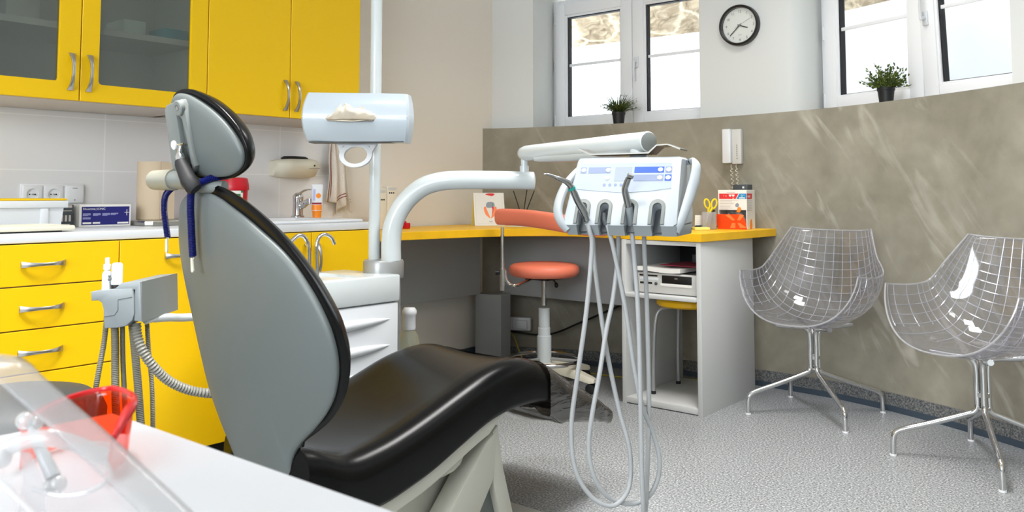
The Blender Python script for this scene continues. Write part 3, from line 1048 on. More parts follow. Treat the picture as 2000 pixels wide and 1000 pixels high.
tw = root('hand_towel', 'linen hand towel with two dark red stripes hanging right of the dispenser', 'towel', (KX + 0.04, 2.62, 0.85))
part('cloth', MB().grid(towel_f, 60, 40), M['towel'], tw, sharp=180)
mb = MB()
for u0 in (0.165, 0.215):
    mb.grid(lambda u, v: towel_f(u0 + u * 0.016, v) + Vector((0.0032, 0, 0)), 2, 40)
for v0 in (0.80, 0.84):
    mb.grid(lambda u, v: towel_f(lerp(0.46, 1, u), v0 + v * 0.012) + Vector((0.0032, 0, 0)), 30, 1)
part('stripe', mb, M['maroon'], tw, sharp=180)
for ch in tw.children:
    md = ch.modifiers.new('t', 'SOLIDIFY'); md.thickness = 0.0022 if ch.name.startswith('cloth') else 0.0005; md.offset = -1

# paper-towel roll standing on a steel tray
solo('steel_tray', MB().prism([(-3.25, 1.525), (-2.99, 1.525), (-2.97, 1.545), (-2.97, 1.832), (-3.25, 1.832)], WT1 + 0.0005, WT1 + 0.019, bev=0.003),
     M['steel'], 'long flat steel tray on the worktop under the paper roll', 'tray')
pr = root('paper_roll', 'tall beige paper-towel roll standing on the steel tray', 'paper roll', (-3.15, 1.60, WT1 + 0.0195))
part('roll', MB().lathe([(0.022, 0.0), (0.056, 0.0), (0.0565, 0.003), (0.0565, 0.217), (0.055, 0.2195), (0.022, 0.2195)], (-3.145, 1.632, WT1 + 0.0197), 40), M['kraft'], pr)
part('loose_sheet', MB().prism([(0, 0), (0.0012, 0), (0.0012, 0.06), (0, 0.06)], 0, 0.216, M=Matrix.Translation((-3.0865, 1.632, WT1 + 0.0215)) @ Matrix.Rotation(R(6), 4, 'Z')), M['kraft'], pr)

# double socket and switch on the tiles (px 38..158, 360..398)
sp = root('socket_panel', 'white triple plate with two sockets and a rocker switch on the tiles', 'socket', (KX + 0.01, 1.335, 0.955))
X = KX + 0.008
part('frame_plate', MB().box(X, 1.222, 0.918, X + 0.008, 1.446, 0.996, 0.004), M['plate'], sp)
for yc in (1.262, 1.335):
    a = MB().box(X + 0.006, yc - 0.0335, 0.924, X + 0.014, yc + 0.0335, 0.990, 0.005)
    F = frame((X + 0.02, yc, 0.957), (0, 1, 0), z=(1, 0, 0))
    c = MB().lathe([(0.0205, -0.012), (0.0205, 0.02)], n=32, M=F)
    o = part('socket', cut(a, c), M['plate'], sp)
    mb = MB().m(0).lathe([(0.021, -0.0118), (0.021, -0.0105)], n=28, M=F)
    mb.m(1)
    for dy in (-0.0095, 0.0095):
        mb.lathe([(0.0026, -0.0105), (0.0026, -0.0098)], n=12, M=F @ Matrix.Translation((dy, 0, 0)))
    mb.m(2).lathe([(0.0025, -0.0105), (0.0025, 0.002), (0, 0.003)], n=12, M=F @ Matrix.Translation((0, 0.0, 0)))
    part('socket_face', mb, [M['plate'], M['black'], M['steel']], o)
sw = part('switch', MB().box(X + 0.006, 1.376, 0.924, X + 0.0145, 1.442, 0.990, 0.006), M['plate'], sp)
part('switch_mark', MB().box(X + 0.0144, 1.4, 0.979, X + 0.0150, 1.418, 0.981), M['grey_print'], sw)
part('switch_mark', MB().box(X + 0.0144, 1.407, 0.934, X + 0.0150, 1.411, 0.938), M['grey_print'], sw)

# things along the worktop, left end
wz = WT1 + 0.0006
tr = root('instrument_tray', 'flat white tray at the front edge of the worktop', 'tray', (-2.83, 1.0, wz))
a = MB().box(-2.94, 0.84, wz + 0.004, -2.735, 1.175, wz + 0.020, 0.006)
c = MB().box(-2.932, 0.848, wz + 0.012, -2.743, 1.167, wz + 0.04, 0.004)
part('tray', cut(a, c), M['cream'], tr)
part('tray_base', MB().box(-2.925, 0.86, wz, -2.75, 1.14, wz + 0.0042), M['black'], tr)
# tub with yellow lid
tb = root('storage_tub', 'white plastic tub with a flat yellow lid at the left end of the worktop', 'tub', (-3.08, 1.05, wz))
secs = []
for (z, e) in ((0, -0.004), (0.004, 0), (0.072, 0.006)):
    secs.append([Vector(p) for p in ((-3.22 - e, 0.95 - e, wz + z), (-2.985 + e, 0.95 - e, wz + z), (-2.985 + e, 1.232 + e, wz + z), (-3.22 - e, 1.232 + e, wz + z))])
b = part('tub', MB().loft(secs), M['white_plastic'], tb)
part('rim', MB().box(-3.235, 0.935, wz + 0.07, -2.97, 1.250, wz + 0.094, 0.004), M['white_plastic'], tb)
mb = MB()
part('rib', MB().box(-2.988, 1.165, wz + 0.006, -2.974, 1.19, wz + 0.07, 0.004), M['white_plastic'], tb)
part('lid', MB().box(-3.232, 0.938, wz + 0.0942, -2.973, 1.247, wz + 0.1015, 0.003), M['yellow'], tb, label='flat yellow lid')
# charcoal box
cb = root('charcoal_box', 'small charcoal box between the white tub and the navy box', 'box', (-3.12, 1.29, wz))
part('carton', MB().box(-3.20, 1.272, wz, -3.10, 1.322, wz + 0.078, 0.001), M['dark_box'], cb)
mb = MB()
for k in range(3):
    mb.box(-3.1, 1.280 + k * 0.013, wz + 0.02, -3.0994, 1.287 + k * 0.013, wz + 0.042)
mb.box(-3.1, 1.278, wz + 0.056, -3.0994, 1.316, wz + 0.058).box(-3.1, 1.278, wz + 0.068, -3.0994, 1.316, wz + 0.0765).box(-3.1, 1.28, wz + 0.008, -3.0994, 1.31, wz + 0.011)
part('carton_print', mb, M['pale_print'], cb)
# navy labelled box, its face turned to the room: plane x = -3.09
nb = root('navy_box', 'white carton with a navy label standing on the worktop below the sockets', 'box', (-3.13, 1.435, wz))
bx = -3.08
nb_y0, nb_y1, nb_h = 1.333, 1.517, 0.0785
part('carton', MB().box(bx - 0.09, nb_y0, wz, bx, nb_y1, wz + nb_h, 0.001), M['paper'], nb)
part('label_panel', MB().box(bx, nb_y0 + 0.008, wz + 0.006, bx + 0.0004, nb_y1 - 0.006, wz + nb_h - 0.008), M['navy'], nb)
F = frame((bx + 0.0005, nb_y0 + 0.012, wz), (0, 1, 0), (0, 0, 1))
mb = MB().m(0)
mb.text('Rhuomnia', 0.0105, F @ Matrix.Translation((0, 0.0595, 0)))
mb.text('| IONIC', 0.0105, F @ Matrix.Translation((0.044, 0.0595, 0)))
for (xx, zz, w) in ((0, 0.010, 0.030), (0.035, 0.010, 0.026), (0.123, 0.0085, 0.040)):
    mb.box(xx, zz, 0, xx + w, zz + 0.006, 0.0004, M=F)
mb.box(0.148, 0.048, 0, 0.165, 0.0495, 0.0004, M=F).box(0.1555, 0.038, 0, 0.1575, 0.060, 0.0004, M=F)
mb.m(1)
for (xx, n) in ((0, 4), (0.035, 4), (0.068, 4), (0.098, 3)):
    for k in range(n):
        mb.box(xx, 0.046 - k * 0.0026, 0, xx + (0.027 if k != n - 1 else 0.018), 0.0474 - k * 0.0026, 0.0003, M=F)
for k in range(3):
    mb.box(0, 0.032 - k * 0.0028, 0, 0.027, 0.0334 - k * 0.0028, 0.0003, M=F)
mb.m(2)
mb.text('xxxxxx xxx'.replace('x', '-'), 0.005, F @ Matrix.Translation((0.126, 0.0092, 0.0004)))
part('label_print', mb, [M['paper'], M['lavender'], M['navy']], nb)

# sharps bin
sx, sy = -3.12, 1.965
sb = root('sharps_bin', 'red sharps bin with a white label behind the top of the dental chair back', 'bin', (sx, sy, wz))
mb = MB().lathe([(0.048, 0), (0.052, 0.004), (0.056, 0.118), (0.056, 0.12)], (sx, sy, wz + 0.013), 36)
part('bin_body', mb, M['red'], sb)
mb = MB().lathe([(0.060, 0.0), (0.061, 0.006), (0.060, 0.022), (0.054, 0.048), (0.045, 0.052), (0.0, 0.053)], (sx, sy, wz + 0.131), 36)
part('bin_lid', mb, M['red'], sb)


def binlab(a, z, off):
    r = 0.0527 + 0.0036 * (z / 0.118) + off
    an = -(PI / 2 - VIEW) + R(22) + a
    return Vector((sx + r * math.cos(an), sy + r * math.sin(an), wz + 0.013 + z))


lb = part('label_panel', MB().grid(lambda u, v: binlab(lerp(-0.62, 0.62, u), lerp(0.045, 0.116, v), 0.0008), 16, 4), M['paper'], sb)
mb = MB().m(0).grid(lambda u, v: binlab(lerp(-0.28, 0.42, u), lerp(0.088, 0.103, v), 0.0014), 10, 2)
mb.m(1).grid(lambda u, v: binlab(lerp(-0.22, -0.02, u), lerp(0.091, 0.100, v), 0.0018), 6, 2)
mb.m(0).grid(lambda u, v: binlab(lerp(0.45, 0.62, u), lerp(0.108, 0.116, v), 0.0014), 4, 2)
mb.m(2).grid(lambda u, v: binlab(lerp(0.1, 0.5, u), lerp(0.050, 0.066, v), 0.0014), 6, 2)
mb.m(2)
for a in (0.1, 0.26):
    mb.grid(lambda u, v: binlab(a + 0.1 * u, lerp(0.073, 0.081, v), 0.0014), 2, 2)
part('label_print', mb, [M['green'], M['paper'], M['red_print']], lb)
# ---------------------------------------------------------------- corner desk
DZ0, DZ1 = 0.748, 0.785
back = [(x, ywall(x) - 0.004) for x in [-1.66, -1.9, -2.2, -2.5, -2.8, -3.05, -3.2, -3.3]]
front = [(p.x, p.y) for p in cr([(-2.86, 2.42, 0), (-2.853, 2.641, 0), (-2.815, 2.9, 0), (-2.76, 3.13, 0), (-2.62, 3.36, 0), (-2.40, 3.44, 0), (-2.15, 3.405, 0), (-1.742, 3.385, 0)], 6)]
dk = root('corner_desk', 'curved yellow corner desk running under the window dado', 'desk', (-2.9, 3.3, 0))
poly = front + [(-1.712, ywall(-1.712) - 0.004)] + back[1:] + [(KX + 0.004, 2.42)]
mb = MB().prism(poly, DZ0, DZ1, bev=0.002, seg=1)
part('desktop', mb, M['desk_yellow'], dk)
part('modesty_panel', MB().box(-3.215, 2.44, 0.40, -3.197, 3.57, DZ0), M['dark_lam'], dk)
a = 3.80
F = frame((-3.19, 3.66, 0), (0.9, 0.28, 0), (0, 0, 1))
part('modesty_panel', MB().box(-3.14, 3.70, 0.395, -2.168, 3.718, DZ0), M['dark_lam'], dk)
mb = MB().prism([(-3.235, 3.575), (-3.150, 3.575), (-3.075, 3.610), (-3.075, 3.690), (-3.235, 3.690)], 0, 0.402, bev=0.001, seg=1)
part('corner_leg', mb, M['dark_lam'], dk)

# open shelf unit carrying the desk end
px0, px1, py0, py1 = -2.153, -1.748, 3.391, 3.93
ps = root('shelf_unit', 'grey open-fronted shelf unit under the right end of the yellow desk', 'shelf unit', (-1.95, 3.66, 0))
part('side_panel', MB().box(px0, py0, 0.0, px0 + 0.02, py1, DZ0 - 0.001, 0.001), M['grey_lam'], ps)
part('side_panel', MB().box(px1 - 0.022, py0, 0.0, px1, py1, DZ0 - 0.001, 0.001), M['grey_lam'], ps)
part('shelf', MB().box(px0 - 0.0, py0 - 0.012, 0.486, px1 - 0.022, py1 - 0.02, 0.504, 0.003), M['grey_lam'], ps)
part('base_shelf', MB().box(px0 + 0.02, py0 + 0.004, 0.004, px1 - 0.022, py1 - 0.02, 0.030, 0.001), M['grey_lam'], ps)
part('top_rail', MB().box(px0 + 0.02, py0 + 0.006, 0.728, px1 - 0.022, py1 - 0.02, 0.746), M['grey_lam'], ps)
part('back_panel', MB().box(px0 + 0.02, py1 - 0.018, 0.50, px1 - 0.022, py1 - 0.006, 0.728), M['black'], ps, label='dark back board behind the upper compartment')

# desktop computer lying on the shelf
pz = 0.5045
pc = root('desktop_computer', 'silver desktop computer lying flat on the shelf of the grey unit', 'computer', (-1.94, 3.5, pz))
cx0, cx1, cy0 = -2.095, -1.785, 3.425
part('case', MB().box(cx0, cy0 + 0.012, pz + 0.004, cx1, 3.80, pz + 0.092, 0.002), M['silver_paint'], pc)
fb = part('front_bezel', MB().box(cx0 - 0.002, cy0, pz + 0.003, cx1 + 0.002, cy0 + 0.013, pz + 0.094, 0.004), M['phone'], pc)
part('drive_bay', MB().box(cx0 + 0.135, cy0 - 0.0012, pz + 0.050, cx0 + 0.285, cy0 + 0.004, pz + 0.086, 0.001), M['black'], fb)
part('drive_tray', MB().box(cx0 + 0.128, cy0 - 0.003, pz + 0.037, cx0 + 0.286, cy0 + 0.004, pz + 0.049, 0.001), M['paper'], fb)
mb = MB().box(cx0 + 0.018, cy0 - 0.001, pz + 0.078, cx0 + 0.112, cy0 + 0.004, pz + 0.085).box(cx0 + 0.02, cy0 - 0.001, pz + 0.042, cx0 + 0.045, cy0 + 0.004, pz + 0.052, 0.002).box(cx0 + 0.06, cy0 - 0.001, pz + 0.042, cx0 + 0.085, cy0 + 0.004, pz + 0.052, 0.002)
part('port', mb, M['black'], fb)
part('power_button', MB().lathe([(0.0075, 0), (0.0075, 0.003), (0.006, 0.004), (0, 0.004)], n=16, M=frame((cx0 + 0.105, cy0 - 0.0002, pz + 0.046), (1, 0, 0), z=(0, -1, 0))), M['dark_box'], fb)
part('floppy_slot', MB().box(cx0 + 0.02, cy0 - 0.0015, pz + 0.058, cx0 + 0.118, cy0 + 0.004, pz + 0.073, 0.003), M['white_plastic'], fb)
part('drive_mark', MB().box(cx0 + 0.2, cy0 - 0.0016, pz + 0.071, cx0 + 0.215, cy0 - 0.001, pz + 0.077), M['grey_print'], fb)

# catalogues on the computer


def sheaf(x0, y0, x1, y1, z, h, wav):
    return MB().grid(lambda u, v: Vector((0, 0, 0)), 1, 1) if False else MB().loft(
        [[Vector((lerp(x0, x1, u), y0, z + wav * math.sin(u * 6 + .4) * 0.5 + wav * .5)), Vector((lerp(x0, x1, u), y1, z + wav * .5)),
          Vector((lerp(x0, x1, u), y1, z + h + wav * .5)), Vector((lerp(x0, x1, u), y0, z + h + wav * math.sin(u * 6 + .4) * 0.5 + wav * .5))] for u in [i / 12 for i in range(13)]])


ct = root('catalogue', 'thick white catalogue with a curled page lying on the desktop computer', 'catalogue', (-1.96, 3.55, pz + 0.095))
part('page_block', sheaf(-2.098, 3.415, -1.862, 3.68, pz + 0.0965, 0.019, 0.006), M['paper'], ct)
solo('brochure', sheaf(-1.99, 3.46, -1.80, 3.70, pz + 0.1255, 0.0035, 0.002), M['maroon'], 'dark red brochure lying on top of the white catalogue', 'brochure')
solo('binder', MB().box(-1.91, 3.62, pz + 0.1325, -1.785, 3.84, pz + 0.17, 0.003), M['dark_box'], 'charcoal binder at the back of the upper shelf compartment', 'binder')

# yellow stool pushed inside the unit
ys = root('low_stool', 'round yellow stool with bent grey steel legs inside the shelf unit', 'stool', (-1.95, 3.62, 0.031))
scx, scy, sr = -1.940, 3.655, 0.158
part('seat', MB().lathe([(0, 0), (sr - 0.012, 0), (sr, 0.008), (sr, 0.026), (sr - 0.006, 0.034), (sr - 0.03, 0.036), (0, 0.036)], (scx, scy, 0.432), 48), M['stool_yellow'], ys)
for an in (-42, 48, 138, 228):
    dx, dy = math.cos(R(an)), math.sin(R(an))
    pts = cr([(scx + dx * 0.10, scy + dy * 0.10, 0.428), (scx + dx * 0.15, scy + dy * 0.15, 0.415), (scx + dx * 0.172, scy + dy * 0.172, 0.36), (scx + dx * 0.182, scy + dy * 0.182, 0.2), (scx + dx * 0.185, scy + dy * 0.185, 0.032)], 7)
    lg = part('leg', MB().tube(pts, 0.0095, 12), M['silver_paint'], ys)
    part('foot_cap', MB().lathe([(0.0115, 0), (0.0115, 0.012), (0.009, 0.014)], (pts[-1].x, pts[-1].y, 0.0305), 14), M['orange_cream'] if an == -42 else M['rubber'], lg)

# ---- on the desk
# two white power boxes by the pole
for i, (y0, y1, zt, lab) in enumerate(((2.745, 2.805, 0.985, 'narrow ivory power box standing nearer the ceiling pole'), (2.807, 2.875, 0.998, 'narrow ivory power box half hidden by the curved white arm'))):
    w = root('power_box', lab, 'box', (-3.17, (y0 + y1) / 2, DZ1 + 0.0004), group='ivory power boxes on the desk')
    part('casing', MB().box(-3.155, y0, DZ1 + 0.0004, -3.12, y1, zt, 0.004), M['ivory'], w)
    mb = MB()
    for k in range(3):
        mb.lathe([(0.0042, 0), (0.0042, 0.0012)], n=10, M=frame((-3.1202, y0 + 0.014 + k * 0.013, zt - 0.055 + 0.02 * i), (0, 1, 0), z=(1, 0, 0)))
    part('outlet', mb, M['black'], w)
    part('top_panel', MB().box(-3.1203, y0 + 0.005, zt - 0.022, -3.1195, y1 - 0.01, zt - 0.008), M['grey_lam'], w)
solo('red_holder', MB().box(-3.16, 2.918, DZ1 + 0.0004, -3.10, 2.945, DZ1 + 0.03, 0.004).box(-3.15, 2.92, DZ1 + 0.0304, -3.12, 2.937, DZ1 + 0.037, 0.002),
     M['red'], 'small red plastic holder on the desk behind the curved white arm', 'holder')
# tent calendar with a tooth-root drawing
cd = root('desk_calendar', 'tent-fold desk card showing a drawing of a tooth root', 'calendar', (-3.06, 3.5, DZ1))
A = Vector((-3.118, 3.44, DZ1 + 0.0006)); Bv = Vector((-3.0155, 3.577, DZ1 + 0.0006))
ax = (Bv - A).normalized(); nb_ = Vector((-ax.y, ax.x, 0))
up = Vector((0, 0, 0.178)) + nb_ * 0.05
F = frame(A, ax, up)
Wc, Hc = (Bv - A).length, up.length
part('front_card', MB().prism([(0, 0), (Wc, 0), (Wc, Hc), (0, Hc)], -0.0025, 0, M=F), M['paper'], cd)
B2 = A + nb_ * 0.105
F2 = frame(A + nb_ * 0.105, ax, Vector((0, 0, 0.178)) - nb_ * 0.05)
part('back_card', MB().prism([(0, 0), (Wc, 0), (Wc, Hc), (0, Hc)], 0, 0.002, M=F2), M['sticky'], cd)
mb = MB()
mb.m(0)
for (x0, y0, x1, y1) in ((0.010, 0.012, 0.0106, Hc - 0.01), (Wc - 0.0106, 0.012, Wc - 0.01, Hc - 0.01), (0.010, 0.012, Wc - 0.01, 0.0126)):
    mb.box(x0, y0, 0, x1, y1, 0.0004, M=F)
mb.m(1)


def blob(mb, pts, M0, h=0.0006):
    P = [(p.x, p.y) for p in cr([(a, b, 0) for a, b in pts], 5, closed=True)]
    mb.prism(P, 0, h, M=M0)


k = Wc / 0.17
cxm = Wc * 0.53
for sgn in (-1, 1):
    blob(mb, [(cxm + sgn * 0.036, 0.098), (cxm + sgn * 0.026, 0.106), (cxm + sgn * 0.016, 0.08), (cxm + sgn * 0.002, 0.042), (cxm + sgn * 0.012, 0.046), (cxm + sgn * 0.03, 0.066)], F)
mb.m(2)
blob(mb, [(cxm + 0.010, 0.105), (cxm + 0.020, 0.103), (cxm + 0.018, 0.088), (cxm + 0.006, 0.05), (cxm + 0.012, 0.085)], F, 0.0009)
blob(mb, [(cxm - 0.024, Hc - 0.009), (cxm, Hc - 0.003), (cxm + 0.028, Hc - 0.006), (cxm + 0.014, Hc - 0.018)], F, 0.0009)
mb.m(3)
blob(mb, [(cxm - 0.022, 0.104), (cxm, 0.100), (cxm + 0.024, 0.106), (cxm + 0.022, 0.128), (cxm + 0.004, 0.134), (cxm - 0.018, 0.128)], F, 0.0004)
mb.m(4)
mb.box(cxm + 0.012, 0.106, 0, cxm + 0.0145, 0.125, 0.001, M=F)
mb.m(0).lathe([(0.011, 0), (0.011, 0.0006)], n=18, M=F @ Matrix.Translation((cxm, 0.022, 0)), sy=0.4)
part('card_print', mb, [M['pale_print'], M['peach_print'], M['red_print'], M['lcd'], M['green']], cd)
# black sticks in a hidden holder (fragrance sticks)
rd = root('stick_holder', 'black sticks in a small dark pot behind the coral stool back', 'stick holder', (-2.99, 3.70, DZ1))
qx, qy = -2.965, 3.665
part('pot', MB().lathe([(0.018, 0), (0.022, 0.004), (0.022, 0.05), (0.015, 0.055), (0.011, 0.05)], (qx, qy, DZ1 + 0.0004), 20), M['black'], rd)
Rv = Vector((math.cos(VIEW), math.sin(VIEW), 0))
for dx, dz, dd in ((-0.052, 0.19, 0.0), (0.050, 0.192, 0.01), (0.040, 0.196, -0.012)):
    b0 = Vector((qx, qy, DZ1 + 0.012)) - Rv * dx * 0.12
    part('stick', MB().tube([b0, Vector((qx, qy, DZ1)) + Rv * dx + Vector((dd, dd, dz))], 0.0028, 6), M['black'], rd)
# glossy leaflets on the desk
solo('leaflet', MB().prism([(-2.93, 3.47), (-2.74, 3.50), (-2.75, 3.62), (-2.94, 3.6)], DZ1 + 0.0004, DZ1 + 0.0022), M['paper'], 'white leaflet lying on the desk in front of the tooth card', 'leaflet')

# glove / mask box with orange front flap
bx0, bx1, by0, by1 = -1.892, -1.775, 3.85, 3.985
F = Matrix.Translation((-1.838, 3.905, DZ1 + 0.0006)) @ Matrix.Rotation(VIEW - R(31), 4, 'Z')
Fp = Matrix.Translation((-1.838, 3.905, DZ1 + 0.0006)) @ Matrix.Rotation(VIEW, 4, 'Z')
w, dpt, hh = 0.142, 0.145, 0.192
gb = root('face_mask_box', 'white and red carton with an open orange front flap at the desk end', 'box', (-1.838, 3.905, DZ1))
a = MB().box(-w / 2, 0, 0, w / 2, dpt, hh, 0.0008, 1, M=F)
c = MB().prism([(-w / 2 + 0.004, 0.0), (w / 2 - 0.004, 0.0), (w / 2 - 0.004, 0.082), (-w / 2 + 0.004, 0.082)], -0.03, 0.05, M=F @ Matrix.Rotation(R(90), 4, 'X') @ Matrix.Scale(-1, 4, (0, 0, 1)))
c2 = MB().box(-w / 2 + 0.004, -0.03, 0.004, w / 2 - 0.004, dpt - 0.01, 0.094, M=F)
c.bm.free()
part('carton', cut(a, c2), M['paper'], gb)
# flap slopes outwards
Ff = F @ frame((0, -0.001, 0.001), (1, 0, 0), (0, -0.018, 0.072))
fl = part('flap', MB().prism([(-w / 2 - 0.002, 0), (w / 2 + 0.0, 0), (w / 2 - 0.006, 0.045), (w / 2 - 0.018, 0.0745), (-w / 2 - 0.012, 0.0745)], -0.0008, 0.0008, M=Ff), M['orange_print'], gb, label='orange printed flap')
mb = MB()
ox = 0.018
for poly in (([(-0.05, 0.072), (-0.026, 0.073), (-0.002, 0.045), (-0.016, 0.044)]), ([(0.008, 0.045), (0.022, 0.045), (0.045, 0.072), (0.022, 0.073)]), ([(-0.03, 0.006), (-0.004, 0.006), (-0.002, 0.03), (-0.018, 0.032)]), ([(0.008, 0.032), (0.022, 0.03), (0.052, 0.008), (0.02, 0.006)])):
    mb.prism([(x + ox, y) for x, y in poly], 0.0008, 0.0012, M=Ff)
part('flap_print', mb, M['peach_print'], fl)
Fc = F @ frame((-w / 2, -0.0004, 0), (1, 0, 0), (0, 0, 1))
mb = MB().m(0)
mb.prism([(0.006, 0.148), (0.088, 0.148), (0.102, 0.174), (0.006, 0.174)], 0, 0.0004, M=Fc)
mb.m(1).prism([(0.092, 0.148), (w - 0.001, 0.148), (w - 0.001, 0.174), (0.106, 0.174)], 0, 0.0004, M=Fc)
mb.m(2).text('0', 0.017, Fc @ Matrix.Translation((0.114, 0.158, 0.0004))).text('%', 0.008, Fc @ Matrix.Translation((0.126, 0.164, 0.0004)))
mb.box(0.105, 0.151, 0, 0.134, 0.1555, 0.0007, M=Fc)
mb.text('l  x   \u2665\u2665', 0.012, Fc @ Matrix.Translation((0.028, 0.160, 0.0004)))
mb.box(0.072, 0.1505, 0, 0.08, 0.153, 0.0007, M=Fc)
mb.m(3)
for (zz, x1) in ((0.140, 0.10), (0.136, 0.07), (0.127, 0.08), (0.123, 0.075), (0.113, 0.066), (0.108, 0.06), (0.102, 0.07), (0.097, 0.05)):
    mb.box(0.010, zz, 0, x1, zz + 0.0022, 0.0003, M=Fc)
mb.box(0.045, 0.179, 0, 0.085, 0.182, 0.0003, M=Fc)
# generic two-tone patch where the carton shows a small picture
mb.m(4)
blob(mb, [(0.092, 0.085), (0.108, 0.084), (0.114, 0.1), (0.108, 0.108), (0.098, 0.106)], Fc, 0.0004)
mb.m(5)
blob(mb, [(0.086, 0.112), (0.098, 0.108), (0.104, 0.118), (0.098, 0.128), (0.088, 0.124)], Fc, 0.0005)
part('carton_print', mb, [M['red_print'], M['cyan_print'], M['paper'], M['pale_print'], M['orange_cream'], M['lcd']], gb)
# right side print
Fs = F @ frame((w / 2 + 0.0004, 0, 0), (0, 1, 0), (0, 0, 1))
mb = MB().m(0).prism([(0.002, 0.148), (0.088, 0.148), (0.094, 0.174), (0.002, 0.174)], 0, 0.0004, M=Fs)
mb.m(1).text('dental', 0.020, Fs @ Matrix.Translation((0.010, 0.155, 0.0004)))
mb.m(2)
for k in range(7):
    mb.box(0.006, 0.138 - k * 0.008, 0, 0.09, 0.1405 - k * 0.008, 0.0003, M=Fs)
mb.m(3)
blob(mb, [(0.05, 0.004), (0.085, 0.004), (0.088, 0.03), (0.07, 0.05), (0.052, 0.034)], Fs, 0.0004)
part('side_print', mb, [M['red_print'], M['paper'], M['pale_print'], M['orange_cream']], gb)
solo('packed_mask', MB().ball((F @ Vector((-0.0, 0.05, 0.044))), 0.055, 0.04, 0.042), M['paper'], 'pale folded mask inside the open carton', 'mask')
solo('dark_mask', MB().tube([F @ Vector((-0.016, 0.0, 0.050)), F @ Vector((-0.004, -0.004, 0.083)), F @ Vector((0.010, -0.004, 0.083)), F @ Vector((0.022, 0.0, 0.050))], 0.007, 10), M['dark_box'], 'dark rounded loop showing above the orange flap', 'mask')
# grey small box on the wall behind (cord outlet)
ob = root('wall_outlet_box', 'dark grey cable box on the dado under the door phone', 'box', (-1.87, 4.1, 0.99))
part('casing', MB().box(-1.915, 4.075, 0.972, -1.835, ywall(-1.87) - 0.0005, 1.006, 0.003), M['dark_box'], ob)
part('mark', MB().box(-1.862, 4.0745, 0.986, -1.852, 4.0752, 0.996), M['paper'], ob)
# pen cup with scissors
pcx = Fp @ Vector((-0.118, 0.012, 0))
pcp = root('pen_cup', 'clear square pen cup left of the mask carton', 'pen cup', pcx)
a = MB().box(-0.035, -0.035, 0, 0.035, 0.035, 0.085, 0.003, M=Matrix.Translation(pcx) @ Matrix.Rotation(VIEW, 4, 'Z'))
c = MB().box(-0.0325, -0.0325, 0.003, 0.0325, 0.0325, 0.1, 0.002, M=Matrix.Translation(pcx) @ Matrix.Rotation(VIEW, 4, 'Z'))
part('cup', cut(a, c), M['cup_clear'], pcp)
Tq = Matrix.Translation(pcx + Vector((0, 0, 0.004))) @ Matrix.Rotation(VIEW, 4, 'Z')
sc = root('scissors', 'yellow-handled scissors standing in the clear pen cup', 'scissors', pcx + Vector((0, 0, 0.004)))
for sg, nm in ((-1, 'handle'), (1, 'handle')):
    ring = [Tq @ Vector((0.014 + sg * 0.017 + 0.0125 * math.cos(2 * PI * q / 20) + 0.004 * sg * math.sin(2 * PI * q / 20), 0, 0.120 + 0.023 * math.sin(2 * PI * q / 20))) for q in range(20)]
    mb = MB().tube(ring, 0.0045, 8, closed=True)
    mb.tube([Tq @ Vector((0.014 + sg * 0.010, 0, 0.100)), Tq @ Vector((0.004 + sg * 0.002, 0, 0.072))], [0.007, 0.006], 8)
    part('handle', mb, M['yellow_plastic'], sc)
part('blade', MB().prism([(0.000, 0.075), (0.010, 0.075), (-0.016, 0.001)], -0.0012, 0.0012, M=Tq @ frame((0, 0, 0), (1, 0, 0), (0, 0, 1))), M['paper'], sc)
part('blade', MB().prism([(0.004, 0.075), (0.014, 0.07), (-0.010, 0.001)], 0.0014, 0.003, M=Tq @ frame((0, 0, 0), (1, 0, 0), (0, 0, 1))), M['steel'], sc)
pn = root('marker_pen', 'blue marker pen leaning in the clear pen cup', 'pen', pcx + Vector((0, 0, 0.004)), group='pens in the clear pen cup')
part('barrel', MB().tube([Tq @ Vector((-0.012, 0.012, 0.006)), Tq @ Vector((0.022, 0.012, 0.088))], 0.006, 10), M['blue_plastic'], pn)
pn = root('marker_pen', 'dark striped pen in the right corner of the clear pen cup', 'pen', pcx + Vector((0, 0, 0.004)), group='pens in the clear pen cup')
part('barrel', MB().tube([Tq @ Vector((0.012, -0.015, 0.006)), Tq @ Vector((0.028, -0.010, 0.09))], 0.0055, 10), M['rubber'], pn)
# white card on a stand and sticky notes
q = Fp @ Vector((-0.163, 0.03, 0))
cs = root('card_stand', 'small white card in a dark stand left of the scissors', 'card', q)
Tq = Matrix.Translation(q) @ Matrix.Rotation(VIEW, 4, 'Z')
part('stand', MB().box(-0.014, -0.012, 0, 0.014, 0.012, 0.018, 0.002, M=Tq), M['black'], cs)
part('card', MB().prism([(-0.016, 0.016), (0.014, 0.016), (0.016, 0.068), (-0.014, 0.068)], -0.002, 0.002, M=Tq @ frame((0, 0, 0), (1, 0, 0), (0, 0, 1))), M['paper'], cs)
mb = MB()
for k in range(4):
    mb.box(-0.009, -0.0025, 0.028 + k * 0.009, 0.009, -0.002, 0.0295 + k * 0.009, M=Tq)
part('card_print', mb, M['pale_print'], cs)
q = Fp @ Vector((-0.168, -0.055, 0))
solo('sticky_notes', MB().box(-0.036, -0.036, 0, 0.036, 0.036, 0.012, 0.001, M=Matrix.Translation(q) @ Matrix.Rotation(VIEW, 4, 'Z')), M['sticky'], 'pad of pale yellow sticky notes near the desk edge', 'note pad')
